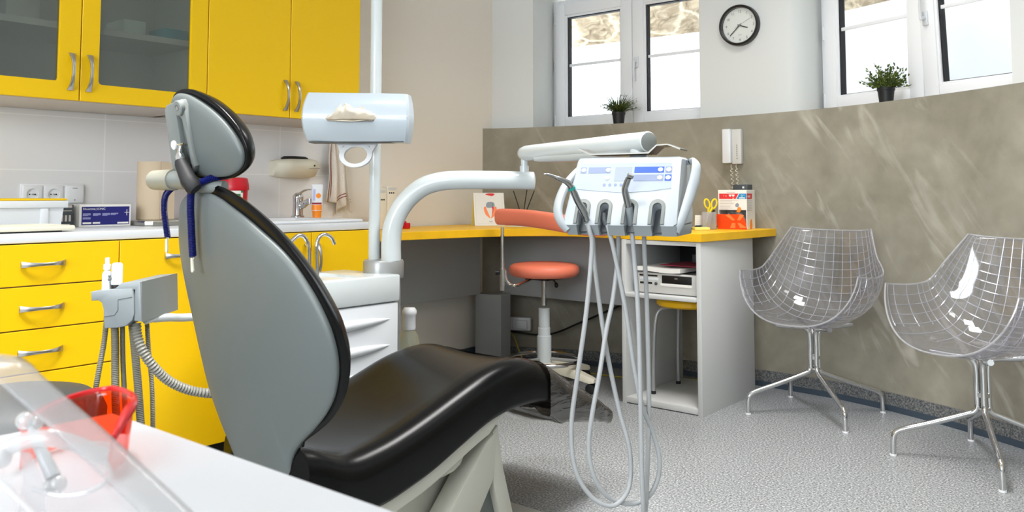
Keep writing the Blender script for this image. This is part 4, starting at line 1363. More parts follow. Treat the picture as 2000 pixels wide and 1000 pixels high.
# black cable on the desk
solo('cable', MB().tube(cr([(-2.03, 3.60, DZ1 + 0.0045), (-1.99, 3.71, DZ1 + 0.0045), (-1.985, 3.79, DZ1 + 0.0045), (-2.04, 3.90, DZ1 + 0.0045), (-2.03, 4.02, DZ1 + 0.0045), (-1.96, 4.09, DZ1 + 0.0045)], 8), 0.0035, 8), M['black'], 'black cable lying across the yellow desk', 'cable', group='black cables around the desk')

# ---- under the desk: sockets and wires on the dado
yw = ywall(-3.18)
ss = root('floor_socket', 'white double socket block on the dado under the corner desk', 'socket', (-3.16, 3.84, 0.19))
F = frame((-3.235, ywall(-3.235) - 0.004, 0.178), (0.16, ywall(-3.075) - ywall(-3.235), 0), (0, 0, 1))
Fz = F
part('base', MB().box(0, 0, 0, 0.185, 0.075, 0.045, 0.006, M=F), M['white_plastic'], ss)
for k in range(2):
    o = part('lid', MB().box(0.018 + k * 0.08, 0.012, 0.045, 0.085 + k * 0.08, 0.06, 0.056, 0.004, M=F), M['white_plastic'], ss)
wire = cr([(-3.16, 3.80, 0.17), (-2.95, 3.87, 0.165), (-2.75, 3.93, 0.25), (-2.5, 4.02, 0.37), (-2.3, 4.08, 0.44)], 8)
solo('cable', MB().tube(wire, 0.0055, 8), M['black'], 'black cable sagging along the dado behind the coral stool', 'cable', group='black cables around the desk')
wire = cr([(-3.17, 3.79, 0.178), (-3.10, 3.76, 0.14), (-3.04, 3.74, 0.06), (-2.96, 3.72, 0.006), (-2.6, 3.80, 0.005), (-2.30, 3.86, 0.005), (-2.18, 3.99, 0.005), (-2.0, 4.03, 0.005)], 8)
solo('earth_wire', MB().tube(wire, 0.004, 8), M['green_wire'], 'thin yellow-green wire running along the floor behind the coral stool', 'wire')
wire = cr([(-1.80, 4.06, 0.42), (-1.84, 4.07, 0.30), (-1.93, 4.10, 0.20), (-1.83, 4.095, 0.075)], 8)
solo('cable', MB().tube(wire, 0.005, 8), M['black'], 'black cable hanging behind the yellow stool in the shelf unit', 'cable', group='black cables around the desk')

# ---- wall clock
cl = root('wall_clock', 'round black-rimmed wall clock between the two windows', 'clock', (-1.92, yu(-1.92), 1.85))
yc = yu(-1.92)
F = frame((-1.921, yc - 0.0008, 1.850), (1, 0.03, 0), z=(0.03, -1, 0))
part('rim', MB().lathe([(0.094, 0), (0.108, 0), (0.110, 0.010), (0.108, 0.034), (0.102, 0.038), (0.096, 0.034), (0.094, 0.014)], n=56, M=F, hollow=True), M['black'], cl)
part('dial', MB().lathe([(0.098, 0.0), (0.098, 0.012), (0, 0.012)], n=48, M=F), M['paper'], cl)
mb = MB()
for hnum in range(1, 13):
    an = R(90 - hnum * 30)
    mb.text(str(hnum), 0.0185, F @ Matrix.Translation((0.0755 * math.cos(an), 0.0755 * math.sin(an) - 0.006, 0.0123)), align='CENTER')
for k in range(60):
    an = R(k * 6)
    mb.box(0.0895, -0.0005, 0.0122, 0.0915, 0.0005, 0.0126, M=F @ Matrix.Rotation(an, 4, 'Z'))
mb.text('QUARTZ', 0.005, F @ Matrix.Translation((0, -0.052, 0.0123)), align='CENTER')
part('numerals', mb, M['dial_print'], cl)


def hand(ang, L0, L1, w, z):
    return MB().box(-w, -L0, z, w, L1, z + 0.001, M=F @ Matrix.Rotation(R(-ang), 4, 'Z'))


part('hour_hand', hand(110, 0.012, 0.048, 0.0026, 0.016), M['black'], cl)
part('minute_hand', hand(226, 0.012, 0.074, 0.0022, 0.018), M['black'], cl)
part('second_hand', hand(62, 0.03, 0.07, 0.0006, 0.02).lathe([(0.005, 0.013), (0.005, 0.022), (0, 0.0225)], n=14, M=F), M['grey_print'], cl)
part('cover_glass', MB().lathe([(0.0955, 0.030), (0.0955, 0.0315), (0, 0.0315)], n=40, M=F), M['pane'], cl)

# ---- door phone on the dado
dp = root('door_phone', 'pale wall-mounted door phone with a coiled cord on the concrete dado', 'door phone', (-1.93, ywall(-1.93), 1.20))
yw = ywall(-1.93) - 0.0008
part('base', MB().box(-1.930, yw - 0.030, 1.112, -1.879, yw, 1.292, 0.004), M['phone'], dp)
part('handset', MB().box(-1.977, yw - 0.046, 1.116, -1.931, yw, 1.294, 0.006), M['white_plastic'], dp)
mb = MB()
for k in range(6):
    mb.box(-1.903, yw - 0.0312, 1.152 + k * 0.0105, -1.899, yw - 0.0298, 1.159 + k * 0.0105)
mb.box(-1.903, yw - 0.0312, 1.138, -1.898, yw - 0.0298, 1.143)
part('marks', mb, M['grey_print'], dp)
for k, x in enumerate((-1.943, -1.915)):
    pts = []
    n = 200
    for i in range(n + 1):
        t = i / n
        z = 1.112 - 0.13 * t
        a = t * 6 * 2 * PI
        rr = 0.0065 if t > 0.18 else 0.001
        pts.append((x + 0.012 * t + rr * math.cos(a), yw - 0.014 + rr * math.sin(a), z))
    part('coiled_cord', MB().tube(pts, 0.0018, 6), M['cream'], dp)

# ---- plants on the ledge


def plant(label, x, y, z, kind, rng):
    p = root('potted_plant', label, 'plant', (x, y, z), group='potted plants on the window ledges')
    part('pot', MB().lathe([(0.027, 0), (0.030, 0.001), (0.036, 0.054), (0.039, 0.055), (0.0395, 0.068), (0.036, 0.068), (0.034, 0.06), (0, 0.058)], (x, y, z), 28), M['pot'], p)
    rd = random.Random(rng)
    mb = MB(); st = MB()
    base = Vector((x, y, z + 0.058))
    if kind == 'grass':
        for i in range(330):
            az = rd.uniform(0, 2 * PI); el = math.acos(rd.uniform(0.12, 1))
            d = Vector((math.cos(az) * math.sin(el), math.sin(az) * math.sin(el), math.cos(el)))
            L = rd.uniform(0.055, 0.128)
            b0 = base + Vector((math.cos(az), math.sin(az), 0)) * rd.uniform(0, 0.022)
            e = b0 + d * L + Vector((0, 0, 0.012))
            mid = (b0 + e) / 2 + Vector((0, 0, 0.012))
            mb.m(rd.choice((0, 0, 1)))
            mb.tube([b0, mid, e], [0.0014, 0.0021, 0.0004], 4, caps=True, flat=0.35)
            if i % 3 == 0:
                for q in range(3):
                    b1 = mid.lerp(e, rd.uniform(0.2, 0.9))
                    dd = Vector((rd.uniform(-1, 1), rd.uniform(-1, 1), rd.uniform(0, 1))).normalized() * 0.016
                    mb.tube([b1, b1 + dd * 0.5, b1 + dd], [0.001, 0.0024, 0.0003], 4, flat=0.3)
    else:
        for i in range(115):
            az = rd.uniform(0, 2 * PI); el = math.acos(rd.uniform(0.0, 1))
            d = Vector((math.cos(az) * math.sin(el), math.sin(az) * math.sin(el), math.cos(el)))
            L = rd.uniform(0.05, 0.10)
            b0 = base + Vector((math.cos(az), math.sin(az), 0)) * rd.uniform(0, 0.02)
            e = b0 + d * L + Vector((0, 0, 0.020))
            st.tube([b0, (b0 + e) / 2 + Vector((0, 0, 0.008)), e], 0.0007, 4)
            for q in range(9):
                t = rd.uniform(0.35, 1.08)
                c = b0.lerp(e, t)
                n = (d + Vector((rd.uniform(-1, 1), rd.uniform(-1, 1), rd.uniform(-.4, 1))) * 0.9).normalized()
                s = n.orthogonal().normalized()
                s = Matrix.Rotation(rd.uniform(0, 6.28), 3, n) @ s
                l = rd.uniform(0.010, 0.017); wd = l * 0.32
                nn = n.cross(s) * l * 0.12
                mb.m(rd.choice((0, 1, 1)))
                tb = bmesh.new()
                v = [tb.verts.new(pp) for pp in (c, c + n * l * .45 + s * wd + nn, c + n * l, c + n * l * .45 - s * wd + nn, c + n * l * .5)]
                tb.faces.new((v[0], v[1], v[4])); tb.faces.new((v[1], v[2], v[4])); tb.faces.new((v[2], v[3], v[4])); tb.faces.new((v[3], v[0], v[4]))
                mb._merge(tb)
    if kind != 'grass':
        part('stem', st, M['leaf_dark'], p)
    part('foliage', mb, [M['leaf_dark'], M['leaf_light']], p, sharp=180)
    return p


plant('grassy potted plant in a black pot on the ledge of the left window', -2.607, ywall(-2.607) + 0.045, zledge(-2.6), 'grass', 3)
plant('leafy potted plant in a black pot on the ledge of the right window', -1.155, ywall(-1.155) + 0.045, zledge(-1.155), 'leaf', 5)
# ---------------------------------------------------------------- helpers for things seen from the doorway side
TH = math.atan(107 / 1660)
RV = Vector((math.cos(VIEW), math.sin(VIEW), 0))
WV = Vector((-math.sin(VIEW), math.cos(VIEW), 0))


def at(u, v, d):
    """room point at horizontal distance d along the viewing axis"""
    x = (u - 1000) / 1660; y = (271 - v) / 1660
    f = math.cos(TH) - y * math.sin(TH); z = math.sin(TH) + y * math.cos(TH)
    t = d / f
    return RV * (x * t) + WV * d + Vector((0, 0, CAMH + z * t))


T_YZ = Matrix(((0, 0, 1, 0), (1, 0, 0, 0), (0, 1, 0, 0), (0, 0, 0, 1)))       # polygon (y,z) extruded along x

# ---------------------------------------------------------------- dental chair
A12 = R(12)
SA, CA = math.sin(A12), math.cos(A12)


def bp(X, S, f, y0=1.15):
    return Vector((X, y0 - S * SA + f * CA, 0.4 + S * CA + f * SA))


ch = root('dental_chair', 'grey and black dental treatment chair in the middle of the room', 'dental chair', (-1.73, 1.6, 0))

BO = [(-1.899, 0.441), (-1.888, 0.496), (-1.867, 0.546), (-1.839, 0.576), (-1.793, 0.594), (-1.745, 0.598), (-1.694, 0.593), (-1.648, 0.579), (-1.596, 0.556), (-1.539, 0.523), (-1.494, 0.492), (-1.451, 0.455), (-1.403, 0.406), (-1.37, 0.361), (-1.347, 0.319), (-1.337, 0.283), (-1.334, 0.248), (-1.339, 0.214), (-1.35, 0.182), (-1.372, 0.145), (-1.414, 0.101), (-1.466, 0.064), (-1.528, 0.026), (-1.562, -0.002), (-1.579, -0.029), (-1.59, -0.065), (-1.63, -0.11), (-1.70, -0.14), (-1.765, -0.12), (-1.805, -0.072), (-1.828, -0.022), (-1.852, 0.031), (-1.874, 0.103), (-1.886, 0.196), (-1.893, 0.286), (-1.899, 0.373)]
BI = [(-1.896, 0.441), (-1.882, 0.496), (-1.864, 0.54), (-1.838, 0.565), (-1.794, 0.577), (-1.735, 0.575), (-1.693, 0.563), (-1.656, 0.545), (-1.603, 0.519), (-1.557, 0.493), (-1.501, 0.460), (-1.46, 0.428), (-1.43, 0.396), (-1.40, 0.355), (-1.376, 0.308), (-1.366, 0.272), (-1.363, 0.240), (-1.368, 0.208), (-1.381, 0.175), (-1.40, 0.143), (-1.435, 0.105), (-1.482, 0.066), (-1.538, 0.024), (-1.566, -0.004), (-1.581, -0.029), (-1.592, -0.065), (-1.632, -0.108), (-1.70, -0.137), (-1.763, -0.118), (-1.803, -0.072), (-1.826, -0.022), (-1.850, 0.031), (-1.873, 0.103), (-1.885, 0.196), (-1.892, 0.286), (-1.898, 0.373)]
HO = [(-1.856, 0.748), (-1.849, 0.781), (-1.842, 0.797), (-1.829, 0.807), (-1.804, 0.814), (-1.772, 0.813), (-1.745, 0.807), (-1.694, 0.788), (-1.649, 0.762), (-1.614, 0.734), (-1.585, 0.702), (-1.573, 0.672), (-1.574, 0.648), (-1.585, 0.629), (-1.61, 0.615), (-1.652, 0.604), (-1.705, 0.602), (-1.759, 0.604), (-1.812, 0.611), (-1.846, 0.636), (-1.858, 0.69)]
HI = [(-1.853, 0.748), (-1.846, 0.778), (-1.838, 0.791), (-1.825, 0.80), (-1.803, 0.8045), (-1.772, 0.800), (-1.745, 0.791), (-1.70, 0.77), (-1.66, 0.746), (-1.628, 0.720), (-1.602, 0.69), (-1.590, 0.665), (-1.592, 0.646), (-1.603, 0.631), (-1.625, 0.619), (-1.662, 0.611), (-1.71, 0.610), (-1.76, 0.612), (-1.81, 0.617), (-1.842, 0.64), (-1.855, 0.69)]


def pad(outline, depths, y0):
    """stack of scaled copies of an outline; depths = [(f, scale)]"""
    P = [(p.x, p.y) for p in cr([(a, b, 0) for a, b in outline], 4, closed=True)]
    cx = sum(p[0] for p in P) / len(P); cy = sum(p[1] for p in P) / len(P)
    secs = []
    for f, k in depths:
        secs.append([bp(cx + (x - cx) * k, cy + (y - cy) * k, f, y0) for x, y in P])
    return MB().loft(secs)


bk = part('backrest_cushion', pad(BO, [(0.004, 0.86), (0.0, 0.935), (0.001, 0.972), (0.005, 0.985), (0.012, 0.972), (0.021, 0.942), (0.032, 0.90), (0.044, 0.84), (0.052, 0.75), (0.056, 0.6), (0.056, 0.3), (0.055, 0.1)], 1.15), M['black_leather'], ch, sharp=60, label='black padded backrest')
sh = part('backrest_shell', pad(BI, [(0.012, 0.99), (-0.003, 0.998), (-0.007, 0.99), (-0.011, 0.955), (-0.018, 0.8), (-0.023, 0.55), (-0.026, 0.25), (-0.0265, 0.03)], 1.15), M['grey_shell'], ch, sharp=60, label='grey rear shell of the backrest')
hr = part('headrest_cushion', pad(HO, [(0.004, 0.86), (0.0, 0.94), (0.001, 0.975), (0.005, 0.985), (0.012, 0.965), (0.021, 0.925), (0.032, 0.86), (0.042, 0.76), (0.048, 0.6), (0.050, 0.35), (0.05, 0.1)], 1.16), M['black_leather'], ch, sharp=60)
hs = part('headrest_shell', pad(HI, [(0.010, 0.99), (-0.002, 0.998), (-0.005, 0.98), (-0.008, 0.92), (-0.012, 0.7), (-0.015, 0.35), (-0.0155, 0.03)], 1.16), M['grey_shell'], ch, sharp=60)
# headrest bracket


def HF(f=0.0):
    return frame(bp(0, 0, f, 1.16), (1, 0, 0), (0, -SA, CA))


mb = MB()
mb.prism([(-1.836, 0.772), (-1.822, 0.782), (-1.792, 0.786), (-1.787, 0.775), (-1.792, 0.645), (-1.796, 0.603), (-1.806, 0.594), (-1.832, 0.594), (-1.846, 0.640), (-1.842, 0.70)], 0.006, 0.026, M=HF(), bev=0.003)
mb.prism([(-1.786, 0.787), (-1.766, 0.790), (-1.756, 0.778), (-1.752, 0.70), (-1.750, 0.640), (-1.766, 0.625), (-1.768, 0.70), (-1.774, 0.745), (-1.786, 0.757)], 0.006, 0.023, M=HF(), bev=0.003)
br = part('headrest_bracket', mb, M['grey_bracket'], ch)
part('slot', MB().prism([(-1.79, 0.762), (-1.771, 0.762), (-1.765, 0.63), (-1.79, 0.612)], 0.004, 0.012, M=HF()), M['rubber'], br)
mb = MB().lathe([(0.0175, 0.020), (0.0175, 0.0285), (0.0155, 0.0305), (0.008, 0.0308), (0.006, 0.0285), (0, 0.0285)], n=28, M=HF() @ Matrix.Translation((-1.772, 0.772, 0)))
part('pivot', mb, M['grey_bracket'], br)
part('screw', MB().lathe([(0.0045, 0.028), (0.0045, 0.0302), (0, 0.0302)], n=14, M=HF() @ Matrix.Translation((-1.772, 0.772, 0))), M['steel'], br)
part('bolt_cap', MB().lathe([(0.0105, 0.026), (0.0105, 0.030), (0.009, 0.0315), (0, 0.0315)], n=20, M=HF() @ Matrix.Translation((-1.815, 0.69, 0)), sx=0.85), M['pvc'], br)
part('pin', MB().tube([HF() @ Vector((-1.808, 0.690, 0.0260)), HF() @ Vector((-1.778, 0.692, 0.0260))], 0.0018, 8), M['chrome'], br)
mb = MB().tube([bp(-1.932, 0.611, -0.03, 1.16), bp(-1.925, 0.611, -0.03, 1.16), bp(-1.835, 0.611, -0.03, 1.16)], [0.016, 0.023, 0.0245], 24)
part('neck_cylinder', mb, M['neck'], br)
mb = MB().tube([bp(-1.836, 0.611, -0.03, 1.16), bp(-1.775, 0.609, -0.03, 1.16)], 0.021, 24)
mb.tube([bp(-1.80, 0.605, -0.02, 1.16), bp(-1.75, 0.590, -0.01, 1.16), bp(-1.70, 0.585, 0.01, 1.16)], [0.018, 0.016, 0.014], 14)
part('neck_joint', mb, M['grey_bracket'], br)
lv = part('lever', MB().tube([HF() @ Vector((-1.792, 0.688, 0.0260)), HF() @ Vector((-1.786, 0.672, 0.0340)), HF() @ Vector((-1.782, 0.666, 0.0370)), HF() @ Vector((-1.776, 0.652, 0.0400))], [0.0045, 0.0065, 0.010, 0.010], 14), M['chrome'], br)
part('lever_grip', MB().tube([HF() @ Vector((-1.778, 0.656, 0.0395)), HF() @ Vector((-1.774, 0.648, 0.0410)), HF() @ Vector((-1.75, 0.612, 0.0440)), HF() @ Vector((-1.738, 0.596, 0.0420)), HF() @ Vector((-1.733, 0.590, 0.0400))], [0.0125, 0.0145, 0.018, 0.0185, 0.015], 18), M['rubber'], lv)
part('back_tab', MB().prism([(-1.827, 0.568), (-1.818, 0.571), (-1.806, 0.586), (-1.806, 0.591), (-1.827, 0.590)], 0.022, 0.030, M=HF(0.02)), M['desk_yellow'], ch, label='small yellow tag at the top of the backrest')

# seat and leg rest


def rrect(xc, hw, zt, zb, rt, rb, y, crown=0.0, k=6):
    pts = []
    for (sx, z, r, a0) in ((1, zt, rt, 90), (1, zb, rb, 0), (-1, zb, rb, -90), (-1, zt, rt, 180)):
        cz = z - r if z == zt else z + r
        for q in range(k + 1):
            an = R(a0 - q * 90.0 / k) if True else 0
            pts.append((xc + sx * (hw - r) + r * math.cos(an), y, cz + r * math.sin(an)))
    # top crown / dish
    out = []
    for (x, yy, z) in pts:
        out.append(Vector((x, yy, z)))
    return out


def ring(xc, hw, zt, zb, rt, rb, y, ntop=10, k=7, dish=0.0):
    p = []
    for q in range(k + 1):      # top right corner, from top towards the side
        an = R(90 - q * 90 / k)
        p.append(Vector((xc + hw - rt + rt * math.cos(an), y, zt - rt + rt * math.sin(an))))
    for q in range(k + 1):
        an = R(0 - q * 90 / k)
        p.append(Vector((xc + hw - rb + rb * math.cos(an), y, zb + rb + rb * math.sin(an))))
    for q in range(k + 1):
        an = R(-90 - q * 90 / k)
        p.append(Vector((xc - hw + rb + rb * math.cos(an), y, zb + rb + rb * math.sin(an))))
    for q in range(k + 1):
        an = R(180 - q * 90 / k)
        p.append(Vector((xc - hw + rt + rt * math.cos(an), y, zt - rt + rt * math.sin(an))))
    for q in range(1, ntop):
        t = q / ntop
        x = lerp(xc - hw + rt, xc + hw - rt, t)
        p.append(Vector((x, y, zt - dish * (1 - (2 * t - 1) ** 2))))
    return p


SEAT = [(1.152, .412, .300), (1.165, .408, .275), (1.19, .400, .258), (1.27, .370, .237), (1.36, .376, .240), (1.44, .392, .256), (1.52, .414, .277), (1.62, .446, .314), (1.72, .477, .350),
        (1.80, .492, .366), (1.87, .496, .370), (1.93, .488, .366), (1.985, .468, .354), (2.06, .428, .326), (2.15, .378, .290), (2.25, .326, .254), (2.355, .268, .222), (2.375, .252, .228)]
tt = [(y, Vector((y, a, b))) for y, a, b in SEAT]
PROF = cr([(y, a, b) for y, a, b in SEAT], 4)
secs = []
for p in PROF:
    y, a, b = p
    hw = interp([(1.09, .140), (1.14, .160), (1.22, .195), (1.4, .228), (1.9, .230), (2.0, .226), (2.2, .212), (2.30, .20), (2.345, .18)], y)
    xc = interp([(1.09, -1.675), (1.14, -1.68), (1.22, -1.70), (1.4, -1.733), (1.5, -1.735)], y)
    rt = min(0.055, (a - b) * 0.48)
    secs.append(ring(xc, hw, a, b, rt, min(0.018, (a - b) * 0.25), y, dish=0.012))
part('seat_cushion', MB().loft(secs), M['black_leather'], ch, sharp=70, label='black leather seat and leg cushion')
# cream frame rail under the cushion
secs = []
for p in PROF:
    y, a, b = p
    if 1.20 < y < 1.80:
        e = min(1, (1.80 - y) / 0.06)
        secs.append(ring(-1.735, 0.212, b + 0.004, b - 0.004 - 0.034 * e, 0.004, 0.004, y))
part('seat_frame', MB().loft(secs), M['beige_metal'], ch)
mb = MB().ball((-1.735, 1.635, 0.272), 0.205, 0.095, 0.05, 24, M=Matrix.Rotation(R(38), 4, 'X'))
part('frame_boss', mb, M['beige_metal'], ch)
for x0, x1 in ((-1.60, -1.535), (-1.935, -1.87)):
    mb = MB()
    mb.prism([(1.745, 0.297), (1.785, 0.318), (1.771, 0.191), (1.650, 0.032), (1.484, 0.032)], x0, x1, M=T_YZ, bev=0.003)
    part('lift_arm', mb, M['beige_metal'], ch)
for x0, x1 in ((-1.598, -1.537), (-1.933, -1.872)):
    mb = MB()
    mb.prism([(1.772, 0.316), (1.792, 0.33), (1.812, 0.22), (1.872, 0.032), (1.822, 0.032), (1.773, 0.186)], x0, x1, M=T_YZ, bev=0.003)
    part('support_strut', mb, M['beige_metal'], ch)
part('cover_plate', MB().prism([(1.771, 0.20), (1.66, 0.032), (1.84, 0.032)], -1.89, -1.56, M=T_YZ), M['grey_shell'], ch, label='grey side plate between the struts')
part('lift_column', MB().box(-1.86, 1.42, 0.03, -1.62, 1.70, 0.262, 0.01), M['beige_metal'], ch)
part('base_plate', MB().prism([(-2.0, 1.25), (-1.46, 1.25), (-1.47, 1.95), (-1.55, 2.02), (-1.92, 2.02), (-2.0, 1.95)], 0.0, 0.033, bev=0.004), M['beige_metal'], ch)
part('back_carrier', MB().box(-1.76, 1.20, 0.215, -1.68, 1.42, 0.245, 0.01), M['grey_bracket'], ch)

# clear film over the foot end
secs = []
for p in PROF:
    y, a, b = p
    if y > 1.972:
        hw = interp([(1.9, .234), (2.0, .232), (2.2, .219), (2.30, .207), (2.345, .190)], y)
        zb = interp([(1.97, .325), (2.05, .292), (2.2, .262), (2.30, .238), (2.345, .226)], y)
        n = 46
        loop = ring(-1.735, hw, a + 0.005, min(zb, b - 0.004), 0.05 if a - zb > 0.11 else (a - zb) * .45, 0.012, y, dish=0.006)
        sec = []
        for q in loop:
            lowf = max(0, min(1, (a - q.z) / 0.12))
            w = 0.006 * math.sin(q.x * 60 + y * 25) * lowf + 0.004 * math.sin(y * 90 + q.z * 30) * lowf
            sec.append(Vector((q.x + w * 0.5, q.y, q.z + w)))
        secs.append(sec)
last = secs[-1]
cxx = sum((v.x for v in last)) / len(last); czz = sum((v.z for v in last)) / len(last)
for k, dy in ((0.9, 0.006), (0.6, 0.010), (0.15, 0.012)):
    secs.append([Vector((cxx + (v.x - cxx) * k, v.y + dy, czz + (v.z - czz) * k)) for v in last])
mb = MB().loft(secs, closed=False)
fc = part('foot_cover', mb, M['film'], ch, sharp=80, label='smoky see-through plastic cover over the foot end')
# hem of the film hanging loose below
secs = []
for y, z, w in ((1.86, 0.364, 0.10), (1.93, 0.333, 0.16), (2.0, 0.306, 0.19), (2.09, 0.282, 0.20), (2.2, 0.258, 0.195), (2.28, 0.236, 0.17)):
    secs.append([Vector((-1.735 + w + 0.012, y, z + 0.03)), Vector((-1.735 + w + 0.016, y, z)), Vector((-1.735 + w * 0.5, y, z - 0.012 + 0.005 * math.sin(y * 40))), Vector((-1.735, y, z - 0.004)), Vector((-1.735 - w * .6, y, z - 0.01)), Vector((-1.735 - w - 0.012, y, z + 0.02))])
mb = MB()
tb = bmesh.new()
V = [[tb.verts.new(p) for p in cr(s, 4)] for s in secs]
for a, b in zip(V, V[1:]):
    for k in range(len(a) - 1):
        tb.faces.new((a[k], a[k + 1], b[k + 1], b[k]))
mb._merge(tb)
hm = part('loose_hem', mb, M['film'], fc, sharp=80)

# blue bib chain over the backrest


def coil(path, r=0.0052, wire=0.0019, pitch=0.0036):
    P = cr(path, 10)
    L = [0]
    for a, b in zip(P, P[1:]):
        L.append(L[-1] + (b - a).length)
    n = int(L[-1] / pitch * 10)
    out = []
    for i in range(n + 1):
        s = L[-1] * i / n
        j = 0
        while j < len(L) - 2 and L[j + 1] < s:
            j += 1
        t = (s - L[j]) / max(1e-9, L[j + 1] - L[j])
        p = P[j].lerp(P[j + 1], t)
        T = (P[j + 1] - P[j]).normalized()
        N = T.cross(Vector((0.3, 1, 0.1))).normalized(); B2 = T.cross(N)
        a = s / pitch * 2 * PI
        out.append(p + N * r * math.cos(a) + B2 * r * math.sin(a))
    return MB().tube(out, wire, 5)


bc = root('bib_chain', 'royal blue coiled bib cord with clips hanging over the top of the chair back', 'cord', bp(-1.82, 0.58, -0.03))
pl = [bp(-1.80, 0.606, 0.01), bp(-1.845, 0.596, -0.008), bp(-1.885, 0.575, -0.02), bp(-1.899, 0.54, -0.024), bp(-1.900, 0.50, -0.026), bp(-1.900, 0.474, -0.027)]
pr_ = [bp(-1.70, 0.606, 0.03), bp(-1.722, 0.606, 0.0), bp(-1.745, 0.590, -0.03), bp(-1.757, 0.555, -0.036), bp(-1.765, 0.51, -0.038), bp(-1.771, 0.47, -0.04), bp(-1.776, 0.438, -0.041)]
for P0, rr in ((pl, 0.0058), (pr_, 0.0068)):
    part('coil', coil(P0, rr), M['blue_cord'], bc)
    part('core', MB().tube(cr(P0, 6), rr * 0.6, 8), M['blue_cord'], bc)
for e, dx in ((pl[-1], 0.004), (pr_[-1], 0.010)):
    mb = MB()
    d = Vector((dx, 0, -0.006))
    ringp = [e + Vector((0.004 * math.cos(q * PI / 6), 0, -0.004 + 0.004 * math.sin(q * PI / 6))) for q in range(12)]
    mb.tube(ringp, 0.0012, 6, closed=True)
    F = frame(e + Vector((0, -0.002, -0.004)), (1, 0, dx * 15), (-dx * 15 * 1.0, 0, 1))
    mb.prism([(-0.004, 0), (0.004, 0), (0.005, -0.028), (0.002, -0.032), (-0.002, -0.032), (-0.005, -0.028)], -0.0015, 0.0015, M=F)
    part('clip', mb, M['cream'], bc)

# ---------------------------------------------------------------- dental unit with cuspidor, ceiling pole and arms
du = root('dental_unit', 'white dental unit with ceiling pole, curved arm and instrument console', 'dental unit', (-2.35, 1.85, 0))
ux0, ux1, uy0, uy1 = -2.50, -2.20, 1.63, 2.043
part('cabinet', MB().box(ux0, uy0, 0.04, ux1 - 0.004, uy1 - 0.003, 0.587, 0.008), M['white_lam'], du)
part('cabinet_foot', MB().box(ux0 + 0.03, uy0 + 0.04, 0.0, ux1 - 0.04, uy1 - 0.04, 0.041), M['black'], du)
a = MB().box(ux0 - 0.002, uy0 - 0.002, 0.589, ux1, uy1, 0.680, 0.006)
c = MB().box(ux0 + 0.05, uy0 + 0.04, 0.672, ux1 - 0.03, uy1 - 0.14, 0.70, 0.004)
part('top_cover', cut(a, c), M['white_enamel'], du)
for k in range(6):
    z = 0.530 - k * 0.0885
    secs = []
    for i in range(17):
        t = i / 16
        y = lerp(1.66, 2.008, t)
        w = max(0.0006, math.sin(PI * min(1, t * 0.93 + 0.07)) ** 0.8)
        zc = z + 0.010 * (t - 0.8)
        secs.append([Vector((ux1 - 0.005 + 0.015 * w * math.cos(q * PI / 5 - PI / 2), y, zc + 0.017 * w * math.sin(q * PI / 5 - PI / 2))) for q in range(6)] + [Vector((ux1 - 0.007, y, zc + 0.012 * w)), Vector((ux1 - 0.007, y, zc - 0.012 * w))])
    part('vent_rib', MB().loft(secs), M['white_lam'], du, sharp=60)
# column with the round cap, behind the right end
capc = at(749, 520, 3.07); capc.z = 0
colb = MB()
col_pts = []
part('column', MB().lathe([(0.062, 0.0), (0.062, 0.72)], (capc.x, capc.y, 0), 36, sx=1.0, sy=1.0), M['silver_paint'], du)
part('column_cap', MB().lathe([(0.062, 0.658), (0.0715, 0.660), (0.0725, 0.664), (0.0725, 0.716), (0.069, 0.723), (0.0, 0.724)], (capc.x, capc.y, 0), 40), M['silver_paint'], du)
# pole to the ceiling
pp = at(730.5, 500, 3.08)
part('ceiling_pole', MB().lathe([(0.0205, 0.72), (0.0205, H)], (pp.x, pp.y, 0), 28), M['white_enamel'], du)
part('ceiling_flange', MB().lathe([(0.08, H - 0.03), (0.08, H)], (pp.x, pp.y, 0), 28), M['white_enamel'], du)
# curved swing arm
D0 = 3.05
P0 = [at(764, 512, D0), at(764, 470, D0), at(768, 440, D0), at(780, 411, D0), at(800, 385, D0), at(828, 364, D0), at(862, 354, D0), at(900, 351.5, D0), at(950, 351.5, D0 + .01), at(1000, 352, D0 + .02), at(1024, 352.5, D0 + .025), at(1040, 353, D0 + .03), at(1046, 353, D0 + .03)]
P0[0].z = 0.722
rr = []
pts = cr(P0, 6)
for i, p in enumerate(pts):
    t = i / (len(pts) - 1)
    r = lerp(0.0355, 0.032, t)
    if t > 0.93:
        r *= math.sqrt(max(0.05, 1 - ((t - 0.93) / 0.07) ** 2))
    rr.append(r)
part('swing_arm', MB().tube(pts, rr, 28), M['white_enamel'], du)
jt = at(1024, 352, D0 + .025)
part('elbow_joint', MB().lathe([(0.0165, 0.0), (0.0165, 0.028), (0.0125, 0.028), (0.0125, 0.065)], (jt.x, jt.y, jt.z + 0.024), 24), M['white_enamel'], du)
# upper arm, coming towards the room
E0 = Vector((jt.x, jt.y, at(1024, 299, D0).z)); E1 = at(1266, 277, 2.45)
dirn = (E1 - E0).normalized()
pts, rr = [], []
for i in range(31):
    t = i / 30
    s = lerp(-0.036, (E1 - E0).length, t)
    p = E0 + dirn * s
    r = lerp(0.0275, 0.0305, min(1, t * 1.2))
    if t < 0.08:
        r *= math.sqrt(max(0.02, 1 - ((0.08 - t) / 0.08) ** 2))
    pts.append(p); rr.append(r)
pts = pts + [E1 + dirn * 0.002, E1 + dirn * 0.003]
rr = rr + [0.0290, 0.026]
ua = part('upper_arm', MB().tube(pts, rr, 32), M['white_enamel'], du)
part('end_cap', MB().lathe([(0.0275, 0), (0.0275, 0.003), (0.026, 0.004), (0, 0.004)], n=32, M=frame(E1 + dirn * 0.002, (dirn.y, -dirn.x, 0), z=dirn)), M['grey_bracket'], ua)
secs = []
